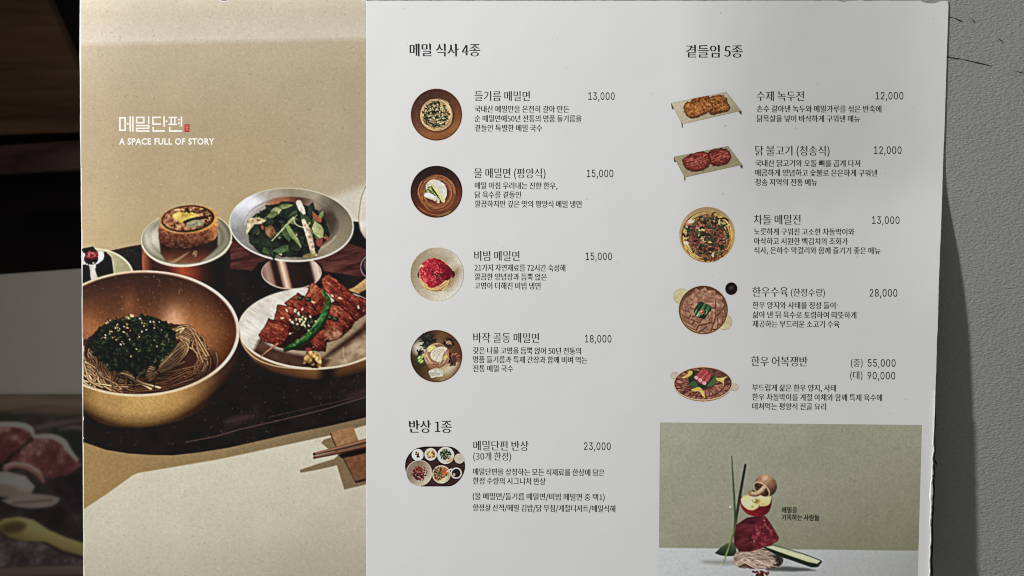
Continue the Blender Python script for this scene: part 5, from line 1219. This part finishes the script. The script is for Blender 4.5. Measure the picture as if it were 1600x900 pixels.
EM = 1.0
_r = glyphs("밀")[0][:, 1]; EM = 0.902 / (_r.max() - _r.min())
_r = glyphs("밀")[0][:, 1]; REF_LO, REF_HI = _r.min(), _r.max()
def write(name, lines, parent, mat=M_INK, lift=0.00006):
    """lines: (text, x0, x1, y centre, height of a full syllable, y slope, style) in photo pixels"""
    AV, AF = [], []
    for ln in lines:
        s, x0, x1, yc, h = ln[:5]; st = ln[5] if len(ln) > 5 else "body"
        kw = dict(head=dict(a=.018, b=-.008, serif=.75), title=dict(a=.008, b=-.010, serif=.45), body=dict(a=.017, b=-.003, serif=.2),
                  price=dict(a=.004, b=.002, spacing=1.06, latin=True), small=dict(a=.034, b=.014, serif=.3), tag=dict(bold=.028, spacing=1.08, latin='plain'))[st]
        V, F = glyphs(s, **kw)
        lo, hi = V[:, 0].min(), V[:, 0].max(); k = (x1 - x0) / (hi - lo)
        if st in ("price", "tag"):
            cap = V[:, 1].max(); k_y = h / cap; base = yc + h / 2
        else: k_y = h / (REF_HI - REF_LO); base = yc + h / 2 + REF_LO * k_y
        px = x0 + (V[:, 0] - lo) * k; slope = np.interp(yc, [0, 900], [0.0, 0.0098]) * (x0 > 600)
        py = base - V[:, 1] * k_y + (px - (x0 + x1) / 2) * slope
        off = sum(len(v) for v in AV)
        AV.append(at(px, py, lift)); AF += [tuple(i + off for i in f) for f in F]
    return mesh_obj(name, np.vstack(AV), AF, mat, parent)

H, T, Bd = 20.0, 15.6, 10.9
write("heading", [("메밀 식사 4종", 640, 750.5, 78, H, "head")], text)
write("heading", [("반상 1종", 638.7, 706.2, 666.5, H, "head")], text)
write("heading", [("곁들임 5종", 1071.7, 1160.6, 80, H, "head")], text)
ENT = [
 (("들기름 메밀면", 741.5, 828, 150), ("13,000", 919.3, 960.4, 150), [("국내산 메밀만을 온전히 갈아 만든", 741.5, 889.3, 170.3), ("순 메밀면에50년 전통의 명품 들기름을", 741.5, 908.7, 185.3), ("곁들인 특별한 메밀 국수", 741.7, 847.3, 200)]),
 (("물 메밀면 (평양식)", 740.8, 852.2, 270.5), ("15,000", 917, 958.2, 270.8), [("매일 아침 우려내는 진한 한우,", 741.7, 871, 290), ("닭 육수를 곁들인", 741.7, 814, 304.3), ("깔끔하지만 깊은 맛의 평양식 메밀 냉면", 741.7, 908.7, 318.7)]),
 (("비빔 메밀면", 740.8, 811.7, 399.7), ("15,000", 915.2, 956, 400.4), [("21가지 자연재료를 72시간 숙성해", 741.3, 883.3, 418.4), ("깔끔한 양념장과 듬뿍 얹은", 741.5, 854.5, 432.5), ("고명이 더해진 비빔 냉면", 741.3, 844.6, 446.5)]),
 (("바작 골동 메밀면", 739.3, 842.3, 527.7), ("18,000", 914, 955.3, 529.2), [("갖은 나물 고명을 듬뿍 얹어 50년 전통의", 739, 907.6, 548), ("명품 들기름과 특제 간장과 함께 비벼 먹는", 739, 917.7, 562), ("전통 메밀 국수", 739, 801.8, 575.8)]),
 (("메밀단편 반상", 739.5, 825.9, 696.3), ("23,000", 912.5, 954.2, 697), [("메밀단편을 상징하는 모든 식재료를 한상에 담은", 739, 944.7, 737.7), ("한정 수량의 시그니처 반상", 739, 852.5, 751.6), ("(물 메밀면/들기름 메밀면/비빔 메밀면 중 택1)", 738.6, 944.7, 776), ("항정살 산적/메밀 김밥/닭 무침/계절디저트/메밀식혜", 738.6, 961.4, 794)]),
 (("수제 녹두전", 1182, 1256.4, 150), ("12,000", 1368, 1411.4, 149.4), [("손수 갈아낸 녹두와 메밀가루를 섞은 반죽에", 1182.5, 1377.2, 170), ("닭목살을 넣어 바삭하게 구워낸 메뉴", 1182.5, 1343.9, 185.3)]),
 (("닭 불고기 (청송식)", 1180, 1296, 235.3), ("12,000", 1365.6, 1408.6, 234.4), [("국내산 닭고기와 오돌 뼈를 곱게 다져", 1180, 1343.9, 255), ("매콤하게 양념하고 숯불로 은은하게 구워낸", 1180, 1370.6, 270), ("청송 지역의 전통 메뉴", 1180, 1277, 284.7)]),
 (("차돌 메밀전", 1177.5, 1251, 343), ("13,000", 1362.5, 1405.5, 343.8), [("노릇하게 구워진 고소한 차돌박이와", 1178, 1335, 362), ("아삭하고 시원한 백김치의 조화가", 1178, 1325, 376.8), ("식사, 은하수 막걸리와 함께 즐기기 좋은 메뉴", 1178, 1375.8, 391.3)]),
 (("한우수육", 1175.5, 1231.5, 455.8), ("28,000", 1358.8, 1402, 457.5), [("한우 양지와 사태를 정성 들여", 1175.8, 1305.5, 477), ("삶아 낸 뒤 육수로 토렴하여 따뜻하게", 1175.8, 1338, 492), ("제공하는 부드러운 소고기 수육", 1175.8, 1311.8, 506.3)]),
 (("한우 어복쟁반", 1173.8, 1262, 564.5), ("55,000", 1355.8, 1399.3, 567), [("부드럽게 삶은 한우 양지, 사태", 1175.3, 1306.3, 606), ("한우 차돌박이를 계절 야채와 함께 특제 육수에", 1175.3, 1378.3, 620.8), ("데쳐먹는 평양식 전골 요리", 1175.3, 1290.8, 635)]),
]
for nm, pr, ds in ENT:
    write("dish_name", [(*nm, T, "title")], text)
    write("price", [(*pr, 11.8, "price")], text)
    write("description", [(*d, Bd, "body") for d in ds], text)
write("price", [("90,000", 1355.5, 1398.8, 586.8, 11.8, "price")], text)
for s, x0, x1, yc, h in (("(30개 한정)", 739.5, 798.4, 713, 13), ("(한정수량)", 1235.8, 1288.8, 457, 12.6), ("(중)", 1329.5, 1347.8, 566.8, 12.6), ("(대)", 1328.3, 1347.5, 586.3, 12.6)):
    write("note", [(s, x0, x1, yc, h, "title")], text)
write("caption", [("메밀을", 1221.6, 1245.6, 796.9, 9.4, "small"), ("기록하는 사람들", 1221, 1280.4, 808.6, 9.4, "small")], text, lift=0.00006)
write("tagline", [("A SPACE FULL OF STORY", 186, 335, 220.8, 9.9, "tag")], cover, M_WHITE_INK)
bpy.data.objects.remove(fo)

# the white block-letter name and its red seal, drawn stroke by stroke
LX = lambda x: 175 + x * 170 / 1600.0
LY = lambda y: 170 + y * 170 / 1600.0
bars = []
def bar(x0, y0, x1, y1): bars.append([(x0, y0), (x1, y0), (x1, y1), (x0, y1)])
t = 22
def frame(x0, y0, x1, y1, tx=24, ty=22): bar(x0, y0, x0 + tx, y1); bar(x1 - tx, y0, x1, y1); bar(x0 + tx, y0, x1 - tx, y0 + ty); bar(x0 + tx, y1 - ty, x1 - tx, y1)
frame(104, 122, 206, 325); bar(256, 112, 279, 335); bar(296, 112, 319, 335)
frame(350, 115, 480, 216); bar(527, 112, 551, 222)
bar(350, 236, 551, 258); bar(529, 258, 551, 276); bar(350, 276, 551, 297); bar(350, 297, 372, 316); bar(350, 316, 553, 338)
bar(590, 115, 718, 137); bar(590, 137, 613, 214); bar(590, 214, 722, 237); bar(755, 112, 779, 262); bar(594, 266, 617, 315); bar(594, 315, 779, 338)
bar(832, 117, 958, 138); bar(860, 138, 882, 218); bar(912, 138, 934, 218); bar(832, 218, 958, 240); bar(1010, 114, 1033, 262); bar(838, 268, 860, 316); bar(838, 316, 1033, 339)
V, F = [], []
for b in bars:
    o_ = len(V); V += b; F.append((o_ + 3, o_ + 2, o_ + 1, o_))
for cx, cy, r in ((231, 221, 15), (802, 184, 15), (985, 160, 14), (985, 211, 14)):
    o_ = len(V); V += [(cx + r * math.cos(a), cy + r * math.sin(a)) for a in np.linspace(0, 2 * math.pi, 16, endpoint=False)]; F.append(tuple(range(o_ + 15, o_ - 1, -1)))
V = np.array(V, float); mesh_obj("logo", at(LX(V[:, 0]), LY(V[:, 1]), 0.00006), F, M_WHITE_INK, cover)
cs = Canvas(LX(1066), LY(228), LX(1140), LY(341), 4.0, (168, 34, 38))
cs.img = ramp(fbm(cs.X, cs.Y, 1.6, 2, 4), [(.15, (138, 22, 28)), (.6, (178, 38, 42)), (.9, (196, 70, 70))])
for p in ([(1084, 250), (1100, 246), (1118, 252)], [(1092, 262), (1094, 282), (1086, 300)], [(1110, 262), (1106, 284), (1120, 300)], [(1084, 282), (1102, 276), (1122, 272)], [(1088, 316), (1104, 308), (1120, 318)], [(1102, 296), (1103, 322)]):
    cs.stroke([(LX(x), LY(y)) for x, y in p], .75, (222, 168, 150), alpha=.75, n=5)
cs.build(cover, L0, 0.00006, M_PRINT, single="red_seal")
